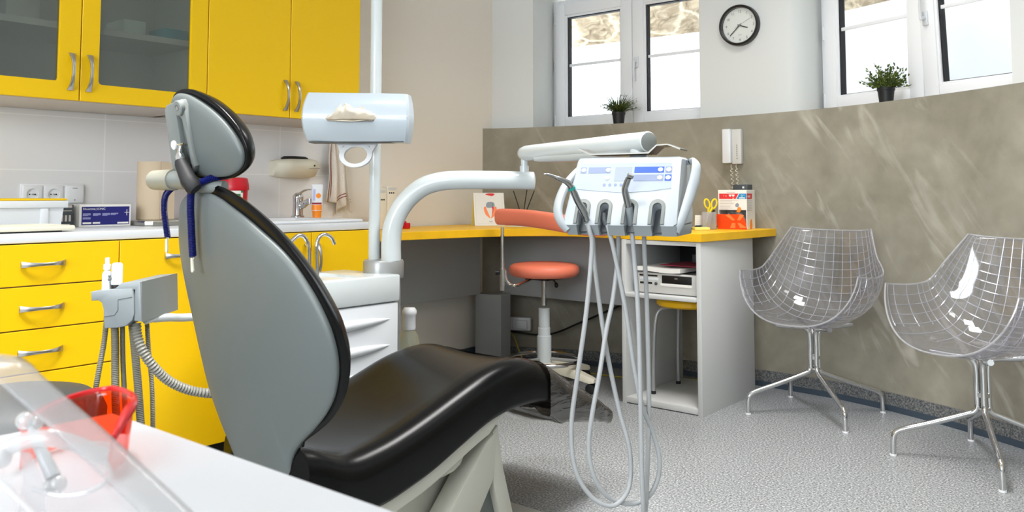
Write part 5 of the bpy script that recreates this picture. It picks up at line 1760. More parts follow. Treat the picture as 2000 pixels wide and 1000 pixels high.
for i in range(13):
    t = i / 12
    p = E0 + dirn * lerp(0.10, (E1 - E0).length * 0.93, t)
    w = 0.024 * math.sin(PI * min(1, 0.08 + t * 0.92)) ** .6
    sd = Vector((dirn.y, -dirn.x, 0)).normalized()
    dn = Vector((0, 0, -1))
    secs.append([p + sd * 0.022 + dn * 0.018, p + sd * 0.018 + dn * (0.026 + w * 0.5), p + dn * (0.028 + w * 0.62), p - sd * 0.018 + dn * (0.026 + w * 0.5), p - sd * 0.022 + dn * 0.018])
part('arm_fairing', MB().loft(secs), M['white_enamel'], ua, sharp=70)

# instrument console
CC = Vector((-1.303, 2.038, 0)); CRZ = R(17.2)
Cm = Matrix.Translation(CC) @ Matrix.Rotation(CRZ, 4, 'Z')
KS = 0.094 / 0.175
Ts = Cm @ frame((0, 0, 1.06), (1, 0, 0), (0, 0.094, 0.175))      # slanted front plane, origin at its top
SL = math.hypot(0.094, 0.175) / 0.175


def tz(z):
    return -(1.06 - z) * SL


prof = [(0.004, 1.062), (-0.004, 1.056), (-0.092, 0.888), (-0.097, 0.874), (0.02, 0.870), (0.145, 0.874), (0.150, 0.90), (0.130, 1.045), (0.10, 1.062)]
body = MB().loft([[Cm @ Vector((x + (-0.014 if sgn < 0 else 0.002) * max(0, min(1, (1.06 - z) / 0.18)), y * e + 0.02 * (1 - e), z if e == 1 else lerp(0.965, z, e))) for y, z in prof]
                  for x, e, sgn in ((-0.118, 0.93, -1), (-0.112, 1, -1), (0.172, 1, 1), (0.180, 0.93, 1))])
low = MB().prism([(-0.0965, 0.8745), (-0.080, 0.846), (0.12, 0.846), (0.135, 0.8745)], -0.124, 0.182, M=Cm @ T_YZ, bev=0.003)
SLOTS = (-0.080, -0.018, 0.054, 0.128)


def ushape(xc, w, ztop, zbot, n=8):
    P = [(xc - w, tz(zbot)), (xc + w, tz(zbot))]
    ct = tz(ztop) - w
    for q in range(n + 1):
        a = PI * q / n
        P.append((xc + w * math.cos(a), ct + w * math.sin(a)))
    return P


cutA, cutB = MB(), MB()
for s in SLOTS:
    cutA.prism(ushape(s, 0.0125, 0.934, 0.82), -0.040, 0.02, M=Ts)
    cutB.prism(ushape(s, 0.0135, 0.934, 0.80), -0.055, 0.04, M=Ts)
cn = part('instrument_console', cut(body, cutA), M['console_white'], du, sharp=40, label='white instrument console with four holder slots')
part('holder_base', cut(low, cutB), M['grey_holder'], cn, label='grey lower edge of the console')
for s in SLOTS:
    o = MB().prism(ushape(s, 0.0215, 0.944, 0.878), -0.004, 0.0035, M=Ts, bev=0.001)
    c = MB().prism(ushape(s, 0.0125, 0.934, 0.80), -0.05, 0.05, M=Ts)
    part('holder_rim', cut(o, c), M['grey_bracket'], cn)
    part('slot_lining', MB().prism(ushape(s, 0.0124, 0.933, 0.872), -0.0395, -0.034, M=Ts), M['dark_box'], cn)
# control panel
mb = MB()
pts2 = [(-0.106, tz(1.044)), (0.156, tz(1.044)), (0.160, tz(0.974)), (0.10, tz(0.966)), (0.03, tz(0.962)), (-0.04, tz(0.966)), (-0.111, tz(0.972))]
cp = part('control_panel', MB().prism(pts2, 0.0, 0.0016, M=Ts), M['screen_white'], cn, label='glossy control panel with blue bands')


def band(x0, z1, x1, z0, m_, name='key_band'):
    part(name, MB().box(x0, tz(z0), 0.0016, x1, tz(z1), 0.0022, M=Ts), m_, cp)


band(0.053, 1.033, 0.136, 1.0165, M['screen_blue'])
band(0.053, 1.011, 0.136, 0.994, M['screen_grey'])
band(0.140, 1.033, 0.158, 1.0165, M['screen_grey'])
band(0.140, 1.011, 0.158, 0.994, M['screen_blue'])
band(-0.002, 1.033, 0.046, 0.994, M['lcd'], 'display_window')
band(-0.103, 1.033, -0.086, 1.0165, M['screen_grey'])
band(-0.080, 1.033, -0.016, 1.0165, M['screen_grey'])
for i, (x, z) in enumerate(((0.126, 1.0248), (0.126, 1.0025), (0.149, 1.0248), (0.149, 1.0025), (-0.022, 1.0248), (-0.022, 1.0025), (-0.094, 1.0248))):
    o = part('key', MB().lathe([(0.0062, 0.0022), (0.0062, 0.003), (0.005, 0.0034), (0, 0.0034)], n=18, M=Ts @ Matrix.Translation((x, tz(z), 0)), sx=1.15), M['white_plastic'], cp)
mb = MB().text('10:23', 0.011, Ts @ Matrix.Translation((-0.078, tz(1.0285), 0.0024)))
for k in range(4):
    mb.lathe([(0.004, 0.0016), (0.004, 0.0022), (0.0028, 0.0022), (0.0028, 0.0016)], n=14, M=Ts @ Matrix.Translation((-0.026 + k * 0.014, tz(0.983), 0)))
mb.bm.free()
mb = MB()
for k in range(4):
    mb.lathe([(0.0045, 0.0016), (0.0045, 0.0022), (0, 0.0022)], n=14, M=Ts @ Matrix.Translation((-0.028 + k * 0.016, tz(0.983), 0)))
part('key_mark', mb, M['screen_grey'], cp)
# grab handles
hd = [(0.172, 0.075, 1.046), (0.195, 0.060, 1.049), (0.213, 0.034, 1.042), (0.214, 0.012, 1.005), (0.207, -0.012, 0.965), (0.198, -0.045, 0.92), (0.188, -0.072, 0.880), (0.178, -0.080, 0.858)]
part('grab_handle', MB().tube([Cm @ p for p in cr(hd, 5)], [lerp(0.007, 0.0115, min(1, i / 8)) * (1 + 0.45 * math.sin(PI * i / 35) ** 2) for i in range(36)], 16, flat=0.6, up=Cm.to_3x3() @ Vector((0.75, -0.65, 0))), M['console_white'], cn)
hd = [(-0.106, 0.03, 1.045), (-0.124, -0.005, 1.02), (-0.142, -0.035, 0.985), (-0.152, -0.06, 0.945), (-0.152, -0.08, 0.91), (-0.140, -0.088, 0.88), (-0.122, -0.085, 0.858)]
part('grab_handle', MB().tube([Cm @ p for p in cr(hd, 5)], [0.014 * (1 + 0.55 * math.sin(PI * i / 30) ** 2) for i in range(31)], 16, flat=0.6, up=Cm.to_3x3() @ Vector((-0.75, -0.65, 0))), M['console_white'], cn)
# mount between arm and console
mp_ = E1 - dirn * 0.045
part('console_mount', MB().lathe([(0.026, 0), (0.026, 0.03), (0.018, 0.05)], (mp_.x, mp_.y, 1.055), 24), M['white_enamel'], cn)
# steel tray on top of the console: separate sheet
P2 = [(-0.122, 1.087), (-0.118, 1.0905), (-0.082, 1.074), (0.085, 1.0755), (0.108, 1.096), (0.140, 1.098), (0.176, 1.084), (0.175, 1.0805), (0.140, 1.0945), (0.110, 1.0925), (0.087, 1.0715), (-0.083, 1.0695)]
Txz = Matrix(((1, 0, 0, 0), (0, 0, 1, 0), (0, 1, 0, 0), (0, 0, 0, 1)))
tm = root('steel_console_tray', 'folded steel tray lying on top of the white instrument console', 'tray', Cm @ Vector((0, 0.05, 1.064)), CRZ)
part('tray', MB().prism(P2, 0.004, 0.105, M=Cm @ Txz), M['tray_steel'], tm)

# hoses and handpieces
DH = 2.34


def hose(points, d=DH, r=0.0062, seg=7):
    P = []
    for q in points:
        u, v = q[0], q[1]
        dd = d + (q[2] if len(q) > 2 else 0)
        P.append(at(u, v, dd))
    return cr(P, seg)


loopA = [(1146, 428, .0), (1152, 452, -.005), (1156, 485, .0), (1145, 610), (1127, 740), (1116, 834), (1124, 917), (1155, 970), (1195, 988), (1223, 965, .01), (1232, 925, .02), (1228, 868, .02), (1207, 792, .03), (1181, 662, .04), (1163, 530, .05), (1158, 462, .06)]
loopB = [(1181, 425, .005), (1190, 452, .0), (1203, 508, .01), (1223, 610, .02), (1238, 714, .03), (1254, 792, .03), (1275, 844, .04), (1288, 896, .04), (1284, 938, .04), (1264, 972, .03), (1228, 984, .02), (1186, 969), (1160, 930, -.01), (1150, 875, -.01), (1156, 813, -.01), (1171, 730), (1184, 646, .02), (1197, 584, .03), (1207, 500, .05), (1208, 462, .06)]
loopC = [(1231, 425, .0), (1235, 460, -.005), (1240, 520), (1245, 584), (1249, 688), (1252, 844), (1254, 930), (1256, 985), (1259, 1004, .01), (1262, 985, .02), (1264, 930, .03), (1267, 844, .04), (1267, 740, .05), (1263, 584, .06), (1259, 500, .06), (1258, 462, .06)]
h1 = root('ultrasonic_scaler', 'angled steel scaler handpiece with its hose in the leftmost slot of the console', 'handpiece', at(1146, 428, DH))
part('hose', MB().tube(hose(loopA), 0.0064, 12), M['hose_white'], h1)
hb = [at(1146, 430, 2.335), at(1139, 412, 2.32), at(1128, 392, 2.30), at(1120, 374, 2.29), at(1113, 362, 2.28), at(1108, 356, 2.275)]
part('handpiece_body', MB().tube(cr(hb, 6), [0.0085] * 4 + [0.0105] * 6 + [0.0095] * 8 + [0.0085] * 6 + [0.0075] * 7, 18), M['dark_metal'], h1)
hb = [at(1110, 358, 2.276), at(1104, 354, 2.27), at(1090, 348, 2.26), at(1084, 345.5, 2.258), at(1070, 340.5, 2.25), at(1062, 340, 2.25)]
part('tip', MB().tube(cr(hb, 5), [lerp(0.0085, 0.0016, i / 25) for i in range(26)], 14), M['dark_metal'], h1)
pr2 = at(1117, 369, 2.283)
part('colour_ring', MB().tube([at(1115.5, 366, 2.284), at(1117.5, 370, 2.286)], 0.0105, 18), M['pipe_green'], h1)
h2 = root('instrument_hose', 'pale hose with an empty coupling in the second slot of the console', 'hose', at(1181, 425, DH))
part('hose', MB().tube(hose(loopB), 0.0064, 12), M['hose_white'], h2)
part('coupling', MB().tube([at(1180, 417, 2.352), at(1181, 428, 2.345), at(1184, 440, 2.342)], [0.0075, 0.0095, 0.0075], 16), M['dark_box'], h2)
h3 = root('contra_angle_handpiece', 'steel contra-angle dental drill standing in the third slot of the console', 'handpiece', at(1231, 425, DH))
part('hose', MB().tube(hose(loopC), 0.0064, 12), M['hose_white'], h3)
hb = [at(1231, 442, 2.335), at(1230, 420, 2.325), at(1226.5, 404, 2.315), at(1225, 394, 2.31), at(1222, 380, 2.30), at(1220, 370, 2.295)]
part('motor', MB().tube([at(1231.5, 444, 2.335), at(1231, 425, 2.328), at(1229, 409, 2.318), at(1228, 400, 2.316)], [0.010, 0.0112, 0.0115, 0.009], 18), M['grey_holder'], h3, label='grey motor sleeve')
part('handpiece_body', MB().tube(cr([at(1227.5, 403, 2.315), at(1224, 388, 2.308), at(1220.5, 371, 2.30), at(1223, 360, 2.29), at(1228, 347, 2.28)], 6), [lerp(0.0105, 0.0078, i / 24) for i in range(25)], 18), M['dark_metal'], h3)
part('drill_head', MB().tube([at(1226, 342.5, 2.276), at(1236, 345.5, 2.279)], 0.0068, 16), M['dark_metal'], h3)
h4 = root('empty_coupling', 'bare dark coupling in the empty rightmost slot of the console', 'coupling', at(1283, 418, 2.37))
part('coupling', MB().tube([at(1283, 412, 2.390), at(1283, 420, 2.372)], [0.0075, 0.0085], 16).tube([at(1283, 416, 2.372), at(1283, 418, 2.366)], [0.004, 0.003], 12), M['dark_box'], h4)

# cup filler and bowl rinse spouts on the cuspidor
s1 = cr([(-2.30, 1.765, 0.678), (-2.30, 1.763, 0.74), (-2.30, 1.761, 0.79), (-2.30, 1.772, 0.817), (-2.30, 1.795, 0.824), (-2.30, 1.82, 0.812), (-2.30, 1.834, 0.79)], 7)
part('rinse_spout', MB().tube(s1, 0.0062, 14), M['chrome'], du)
s2 = cr([(-2.31, 1.738, 0.678), (-2.31, 1.738, 0.74), (-2.31, 1.734, 0.79), (-2.31, 1.715, 0.82), (-2.31, 1.69, 0.822), (-2.31, 1.66, 0.80), (-2.31, 1.62, 0.775)], 7)
part('cup_filler', MB().tube(s2, 0.0068, 14), M['chrome'], du)
# clear water bottle on the far side of the unit
bb = at(799, 690, 3.15)
bt = root('water_bottle', 'clear bottle with a white cap beside the right end of the dental unit', 'bottle', (bb.x, bb.y, 0.0))
zc = at(799, 640, 3.15).z
part('bottle', MB().lathe([(0.0, 0.18), (0.04, 0.182), (0.043, 0.20), (0.044, 0.36), (0.042, zc - 0.07), (0.032, zc - 0.025), (0.017, zc - 0.006), (0.016, zc)], (bb.x, bb.y, 0), 28), M['clear_bottle'], bt)
part('cap', MB().lathe([(0.022, zc - 0.006), (0.0235, zc), (0.0235, zc + 0.045), (0.027, zc + 0.05), (0.027, zc + 0.062), (0.02, zc + 0.072), (0, zc + 0.074)], (bb.x, bb.y, 0), 28), M['white_plastic'], bt)
part('bottle_stand', MB().lathe([(0.05, 0), (0.05, 0.02), (0.02, 0.03), (0.02, 0.165), (0.046, 0.172), (0.046, 0.1795)], (bb.x, bb.y, 0), 24), M['silver_paint'], bt)

# tissue dispenser carried by the pole
dq = at(704, 232, 2.96)
Dm = Matrix.Translation(dq) @ Matrix.Rotation(VIEW - R(4), 4, 'Z')
td = root('tissue_dispenser', 'pale blue-white tissue dispenser on the ceiling pole with a ring below', 'dispenser', dq, VIEW - R(4))
W2, H2, B2_ = 0.176, 0.0835, 0.011
secs = []
for i in range(15):
    t = i / 14
    z = lerp(-H2, H2, t)
    e = 1 - (2 * t - 1) ** 2
    x = W2 + B2_ * e
    y = -0.055 - 0.03 * e
    yb = 0.012
    sk = -0.012
    secs.append([Dm @ Vector(p) for p in ((-x, yb, z + 0.004), (-x, y + 0.012, z + 0.004), (-x + 0.008, y, z + 0.004), (-x * 0.4, y - 0.004, z + 0.001), (x * 0.4, y - 0.004, z - 0.001), (x - 0.008, y, z - 0.004), (x, y + 0.012, z - 0.004), (x, yb, z - 0.004))])
a = MB().loft(secs)
slot = [(-0.098, -0.006), (-0.092, -0.014), (0.067, -0.016), (0.076, -0.006), (0.076, 0.002), (0.067, 0.006), (-0.09, 0.004)]
c = MB().prism(slot, 0.04, 0.14, M=Dm @ Matrix.Rotation(R(90), 4, 'X'))
sh_ = part('shell', cut(a, c), mat('dispenser_shell', srgb(184, 195, 204), 0.3, coat=0.3), td, sharp=30)
part('slot_back', MB().box(-0.11, -0.045, -0.022, 0.09, -0.04, 0.012, M=Dm), M['black'], td)
part('seam_line', MB().box(-W2 - 0.006, -0.0868, 0.0005, -0.1, -0.0835, 0.0020, M=Dm).box(0.08, -0.0868, -0.0015, W2 + 0.006, -0.0835, 0.0, M=Dm), M['pvc'], td)
part('lower_lip', MB().box(-0.165, -0.06, -H2 - 0.003, 0.165, 0.008, -H2 + 0.001, 0.001, M=Dm), M['dark_box'], td)
part('pole_clamp', MB().box(0.015, 0.010, -0.03, 0.075, 0.16, 0.03, 0.004, M=Dm), M['white_enamel'], td)
# hanging ring: flat loop tilted forward
ringo, ringi = [], []
for q in range(40):
    a_ = 2 * PI * q / 40
    ringo.append((0.058 * math.cos(a_), 0.032 + -0.0 + 0.047 * math.sin(a_)))
    ringi.append((0.0405 * math.cos(a_), 0.030 + 0.032 * math.sin(a_)))
Rm = Dm @ Matrix.Translation((-0.008, -0.035, -H2 - 0.075)) @ Matrix.Rotation(R(72), 4, 'X')
outer = MB().prism(ringo, -0.006, 0.006, M=Rm, bev=0.002)
inner = MB().prism(ringi, -0.03, 0.03, M=Rm)
part('ring', cut(outer, inner), M['white_plastic'], td)
part('ring_neck', MB().prism([(-0.056, 0.040), (-0.047, 0.062), (-0.02, 0.074), (0.02, 0.074), (0.047, 0.062), (0.056, 0.040), (0.078, 0.086), (-0.074, 0.086)], -0.0058, 0.0058, M=Rm), M['white_plastic'], td)
# tissue pulled out of the slot


def tis(u, v):
    x = lerp(-0.098, 0.074, u)
    top = interp([(0, 0.004), (0.06, 0.016), (0.14, 0.036), (0.24, 0.050), (0.40, 0.049), (0.52, 0.050), (0.64, 0.041), (0.76, 0.033), (0.88, 0.026), (0.96, 0.02), (1, 0.004)], u)
    z = lerp(-0.008, top, v ** 0.8)
    out = 0.03 * math.sin(PI * min(1, v * 1.15)) + (0.010 * math.sin(u * 23 + v * 4) + 0.006 * math.sin(u * 41 - v * 9)) * v * (1 - 0.3 * v)
    return Dm @ Vector((x + 0.012 * v * math.sin(u * 9), -0.080 - out * (0.35 + 0.65 * math.sin(PI * u)), z - 0.004))


def tis2(u, v):
    x = lerp(-0.092, 0.068, u)
    z = lerp(-0.012, -0.008, math.sin(PI * u))
    return Dm @ Vector((x, lerp(-0.07, -0.112, v) + 0.006 * math.sin(u * 14), z - 0.008 * v * math.sin(u * 3.1) - 0.002))


tq = root('tissue', 'crumpled ivory tissue sticking out of the dispenser slot', 'tissue', dq + Vector((0, 0, -0.01)))
o = part('sheet', MB().grid(tis, 44, 14), M['tissue'], tq, sharp=60)
md = o.modifiers.new('t', 'SOLIDIFY'); md.thickness = 0.0008
o = part('lower_sheet', MB().grid(tis2, 24, 5), M['tissue'], tq, sharp=60)
md = o.modifiers.new('t', 'SOLIDIFY'); md.thickness = 0.0008

# ---------------------------------------------------------------- suction holder on its side arm (local: x right, y away, seen squarely)
DS = 2.2
sq = at(240, 600, DS)
Sm = Matrix.Translation((sq.x, sq.y, 0)) @ Matrix.Rotation(VIEW, 4, 'Z')
pxm = DS / 1660 * 1.0


def sl(u, v, y=0.0):
    p = at(u, v, DS)
    q = Sm.inverted() @ p
    return Vector((q.x, y, q.z))


ah = root('suction_holder', 'grey assistant holder with suction hoses in front of the yellow drawers', 'holder', (sq.x, sq.y, 0), VIEW)


def poly_xz(pxs):
    return [((Sm.inverted() @ at(u, v, DS)).x, (Sm.inverted() @ at(u, v, DS)).z) for u, v in pxs]


Txz_n = Matrix(((1, 0, 0, 0), (0, 0, -1, 0), (0, 1, 0, 0), (0, 0, 0, 1)))
front = [(190, 567), (233, 562), (270, 561), (273, 576), (274, 608), (270, 622), (258, 633), (240, 636.5), (216, 637), (214, 600), (211, 588), (204, 583.5), (191, 584.5)]
part('front_block', MB().prism(poly_xz(front), -0.035, 0.035, M=Sm @ Txz_n, bev=0.003), M['grey_holder'], ah)
part('block_groove', MB().tube([Sm @ sl(u, v, -0.0352) for u, v in ((216, 615), (236, 612), (243, 602), (243, 582), (270, 577))], 0.0009, 6), M['dark_box'], ah)
rear = [(233, 563), (247, 551), (284, 548.5), (286, 625), (272, 623), (273.5, 563.5)]
L0 = poly_xz(rear)
mb = MB().prism(L0, -0.20, 0.03, M=Sm @ Txz_n, bev=0.002)
part('rear_box', mb, M['grey_holder'], ah)
p2 = [(248, 549), (286, 547), (287, 626), (273, 624)]
part('rear_cover', MB().prism(poly_xz([(272, 551), (285.5, 548), (287, 626), (273, 624)]), -0.205, 0.026, M=Sm @ Txz_n, bev=0.002), M['grey_bracket'], ah)
# arm from the unit
aL = [at(283, 627, DS + 0.03), at(300, 622, DS + 0.07), at(330, 620, DS + 0.14), at(380, 619, DS + 0.26), Vector((-2.26, 1.625, 0.60))]
part('support_arm', MB().tube(cr(aL, 8), [0.006] + [0.010] * 8 + [0.0115] * 24, 14), M['white_enamel'], ah)
# tips standing in the block
t1 = Sm @ sl(208, 566, 0.0); t2 = Sm @ sl(228, 563, 0.0)
part('saliva_ejector', MB().lathe([(0.0115, 0), (0.0115, 0.042), (0.0085, 0.049), (0.0065, 0.050), (0.0065, 0.053), (0.009, 0.054), (0.009, 0.067), (0.0055, 0.068), (0.0055, 0.083), (0.004, 0.084), (0, 0.084)], (t1.x, t1.y, t1.z - 0.002), 20), M['white_plastic'], ah)
part('ejector_valve', MB().tube([t1 + RV * 0.006 + Vector((0, 0, 0.026)) - WV * 0.006, t1 + RV * 0.018 + Vector((0, 0, 0.031)) - WV * 0.008], [0.0035, 0.003], 8).ball(t1 + RV * 0.010 + Vector((0, 0, 0.036)) - WV * 0.008, 0.0035), M['grey_bracket'], ah)
tv = part('suction_tip', MB().lathe([(0.0135, 0.012), (0.0135, 0.058), (0.012, 0.064), (0.009, 0.067), (0, 0.067)], (t2.x, t2.y, t2.z - 0.002), 24), M['white_plastic'], ah)
part('tip_band', MB().lathe([(0.0136, 0.0), (0.0136, 0.012)], (t2.x, t2.y, t2.z - 0.002), 24), M['black'], tv)


def corrugated(path, r, pitch, amp, n=14):
    P = cr(path, 10)
    L = [0]
    for a, b in zip(P, P[1:]):
        L.append(L[-1] + (b - a).length)
    N = int(L[-1] / pitch * 4)
    pts, rr = [], []
    for i in range(N + 1):
        s = L[-1] * i / N
        j = 0
        while j < len(L) - 2 and L[j + 1] < s:
            j += 1
        t = (s - L[j]) / max(1e-9, L[j + 1] - L[j])
        pts.append(P[j].lerp(P[j + 1], t))
        rr.append(r + amp * math.cos(i * PI / 2))
    return MB().tube(pts, rr, n)


part('hose', corrugated([at(208, 586, DS), at(208, 620, DS), at(203, 670, DS - .01), at(192, 730, DS - .02), at(182, 790, DS - .02), at(170, 870, DS)], 0.0066, 0.0045, 0.0007), M['hose_grey'], ah)
part('hose', corrugated([at(224, 634, DS), at(225, 680, DS), at(225, 740, DS), at(226, 790, DS), at(230, 860, DS + .01)], 0.0095, 0.0045, 0.0006), M['hose_grey'], ah)
part('hose', corrugated([at(239, 634, DS + .02), at(240, 700, DS + .02), at(243, 770, DS + .02), at(247, 860, DS + .03)], 0.0064, 0.004, 0.0003), M['hose_grey'], ah)
part('hose', corrugated([at(258, 630, DS + .02), at(263, 680, DS + .02), at(270, 760, DS + .02), at(277, 860, DS + .02)], 0.0098, 0.0045, 0.0007), M['hose_grey'], ah)
part('hose', corrugated([at(287, 628, DS + .06), at(290, 680, DS + .06), at(297, 760, DS + .06), at(299, 870, DS + .06)], 0.0058, 0.0045, 0.0008), M['hose_grey'], ah)
part('corrugated_hose', corrugated([at(266, 632, DS), at(268, 655, DS - .005), at(278, 684, DS - .01), at(300, 716, DS), at(330, 744, DS + .03), at(370, 762, DS + .07), at(412, 768, DS + .11), at(450, 764, DS + .2)], 0.0115, 0.0085, 0.0016, 18), M['hose_light'], ah, label='pale thick corrugated hose')
# ---------------------------------------------------------------- clear waiting chairs


def shell_pt(s, t):
    c = Vector((0, interp2(SH_F, t), interp2(SH_Z, t)))
    w = interp2(SH_W, t)
    h = interp2(SH_H, t)
    fs = interp2(SH_S, t)
    a = abs(s)
    x = w * (1 - (1 - a) ** 1.55) * (1 if s >= 0 else -1)
    z = c.z + h * a ** 2.3
    y = -(c.y + fs * a ** 2)
    return Vector((x, y, z))


def interp2(tab, t):
    return _cat(tab, t)


def _cat(tab, t):
    xs = [a for a, b in tab]
    for i in range(len(xs) - 1):
        if t <= xs[i + 1] or i == len(xs) - 2:
            x0, x1 = xs[i], xs[i + 1]
            u = (t - x0) / (x1 - x0)
            p1, p2 = tab[i][1], tab[i + 1][1]
            m1 = (tab[i + 1][1] - tab[i - 1][1]) / (xs[i + 1] - xs[i - 1]) * (x1 - x0) if i > 0 else p2 - p1
            m2 = (tab[i + 2][1] - tab[i][1]) / (xs[i + 2] - xs[i]) * (x1 - x0) if i + 2 < len(tab) else p2 - p1
            u2, u3 = u * u, u * u * u
            return (2 * u3 - 3 * u2 + 1) * p1 + (u3 - 2 * u2 + u) * m1 + (-2 * u3 + 3 * u2) * p2 + (u3 - u2) * m2


SH_F = [(0, .245), (.18, .16), (.36, .02), (.5, -.10), (.62, -.17), (.76, -.215), (1, -.255)]
SH_Z = [(0, .405), (.18, .388), (.36, .382), (.5, .40), (.62, .46), (.76, .575), (1, .790)]
SH_W = [(0, .262), (.18, .275), (.36, .28), (.5, .278), (.62, .265), (.76, .235), (1, .185)]
SH_H = [(0, .215), (.18, .225), (.36, .225), (.5, .215), (.62, .180), (.76, .115), (1, .012)]
SH_S = [(0, -.075), (.18, -.04), (.36, -.005), (.5, .03), (.62, .07), (.76, .095), (1, .055)]


def clear_chair(label, x, y, rz):
    c = root('clear_chair', label, 'chair', (x, y, 0), rz, group='clear tub chairs along the concrete wall')
    o = part('seat_shell', MB().grid(lambda u, v: shell_pt(2 * u - 1, v), 56, 56), M['clear_pc'], c, local=True, sharp=180)
    md = o.modifiers.new('t', 'SOLIDIFY'); md.thickness = 0.005; md.offset = 0
    mb = MB()
    S = [-.92, -.84, -.75, -.65, -.53, -.40, -.26, -.13, 0, .13, .26, .40, .53, .65, .75, .84, .92]
    for s in S:
        t0 = 0.06 if abs(s) > 0.5 else (0.34 if abs(s) > .3 else 0.46)
        mb.tube([shell_pt(s, lerp(t0, 1, i / 36)) + Vector((0, 0, 0.0005)) for i in range(37)], 0.0021, 6)
    for t in (.46, .52, .58, .635, .68, .72, .76, .80, .84, .88, .92, .96):
        mb.tube([shell_pt(lerp(-1, 1, i / 44), t) for i in range(45)], 0.0019, 6)
    for t in (.08, .2, .32, .42):
        for sg in (-1, 1):
            mb.tube([shell_pt(sg * lerp(0.62, 1, i / 10), t) for i in range(11)], 0.0019, 6)
    part('grid_grooves', mb, M['clear_rib'], c, local=True, label='bright square grid moulded into the shell')
    rim = [shell_pt(-1, i / 30) for i in range(31)] + [shell_pt(lerp(-1, 1, i / 30), 1) for i in range(1, 31)] + [shell_pt(1, 1 - i / 30) for i in range(1, 31)] + [shell_pt(lerp(1, -1, i / 30), 0) for i in range(1, 30)]
    part('rim', MB().tube(rim, 0.0036, 8, closed=True), M['clear_rib'], c, local=True)
    for k in range(4):
        an = R(45 + 90 * k)
        d = Vector((math.cos(an), math.sin(an), 0))
        q = d * 0.019
        pts = [d * 0.17 + Vector((0, 0, .386 if k > 1 else .384)), d * 0.10 + Vector((0, 0, .376)), d * 0.045 + Vector((0, 0, .372)), d * 0.024 + Vector((0, 0, .355)), q + Vector((0, 0, .33)), q + Vector((0, 0, .26)), q + Vector((0, 0, .205)), d * 0.028 + Vector((0, 0, .182)), d * 0.06 + Vector((0, 0, .167)), d * 0.17 + Vector((0, 0, .128)), d * 0.262 + Vector((0, 0, .098)), d * 0.290 + Vector((0, 0, .082)), d * 0.298 + Vector((0, 0, .058)), d * 0.300 + Vector((0, 0, .004))]
        lg = part('leg', MB().tube(cr(pts, 5), 0.0105, 14), M['chrome'], c, local=True)
        part('glide', MB().lathe([(0.012, 0), (0.012, 0.006)], tuple(Matrix.Translation((x, y, 0)) @ Matrix.Rotation(rz, 4, 'Z') @ (d * 0.300)), 16), M['pvc'], lg)
    part('hub', MB().lathe([(0.022, .235), (0.022, .25), (0, .252)], n=20).lathe([(0.02, .20), (0.024, .198), (0.024, .192), (0, .19)], n=20), M['chrome'], c, local=True)
    return c


clear_chair('clear plastic tub chair on chrome legs next to the grey shelf unit', -1.397, 3.765, R(-3))
clear_chair('clear plastic tub chair on chrome legs cut off by the right edge', -0.679, 3.455, R(-25))

# ---------------------------------------------------------------- coral assistant stool
sx, sy = -2.63, 3.42
st = root('assistant_stool', 'coral assistant stool with a curved body support under the yellow desk', 'stool', (sx, sy, 0))
zs = 0.585
part('seat', MB().lathe([(0, -0.042), (0.15, -0.040), (0.166, -0.034), (0.176, -0.020), (0.178, -0.004), (0.172, 0.012), (0.155, 0.022), (0.10, 0.028), (0, 0.030)], (sx, sy, zs), 48), M['orange_vinyl'], st, sharp=60)
part('seat_plate', MB().box(sx - 0.07, sy - 0.07, zs - 0.055, sx + 0.07, sy + 0.07, zs - 0.041, 0.003), M['black'], st)
part('gas_spring', MB().lathe([(0.013, 0.40), (0.013, zs - 0.05)], (sx, sy, 0), 18), M['chrome'], st)
part('lift_sleeve', MB().lathe([(0.036, 0.10), (0.036, 0.25), (0.031, 0.252), (0.031, 0.29), (0.0285, 0.292), (0.0285, 0.385), (0.026, 0.388), (0.0, 0.388)], (sx, sy, 0), 28), M['white_enamel'], st)
hl = [Vector((sx, sy, zs - 0.05)) + RV * 0.02, Vector((sx, sy, zs - 0.062)) + RV * 0.05, Vector((sx, sy, zs - 0.085)) + RV * 0.062]
lv = part('lift_lever', MB().tube(cr(hl, 5), 0.004, 8).ball(hl[-1], 0.010, 0.010, 0.014), M['black'], st)
ring_pts = [(sx + 0.185 * math.cos(2 * PI * q / 64), sy + 0.185 * math.sin(2 * PI * q / 64), 0.135) for q in range(64)]
fr = part('foot_ring', MB().tube(ring_pts, 0.0105, 12, closed=True), M['chrome'], st)
for k in range(3):
    an = R(20 + 120 * k)
    part('spoke', MB().tube([(sx + 0.03 * math.cos(an), sy + 0.03 * math.sin(an), 0.138), (sx + 0.18 * math.cos(an), sy + 0.18 * math.sin(an), 0.135)], 0.009, 10), M['silver_paint'], fr)
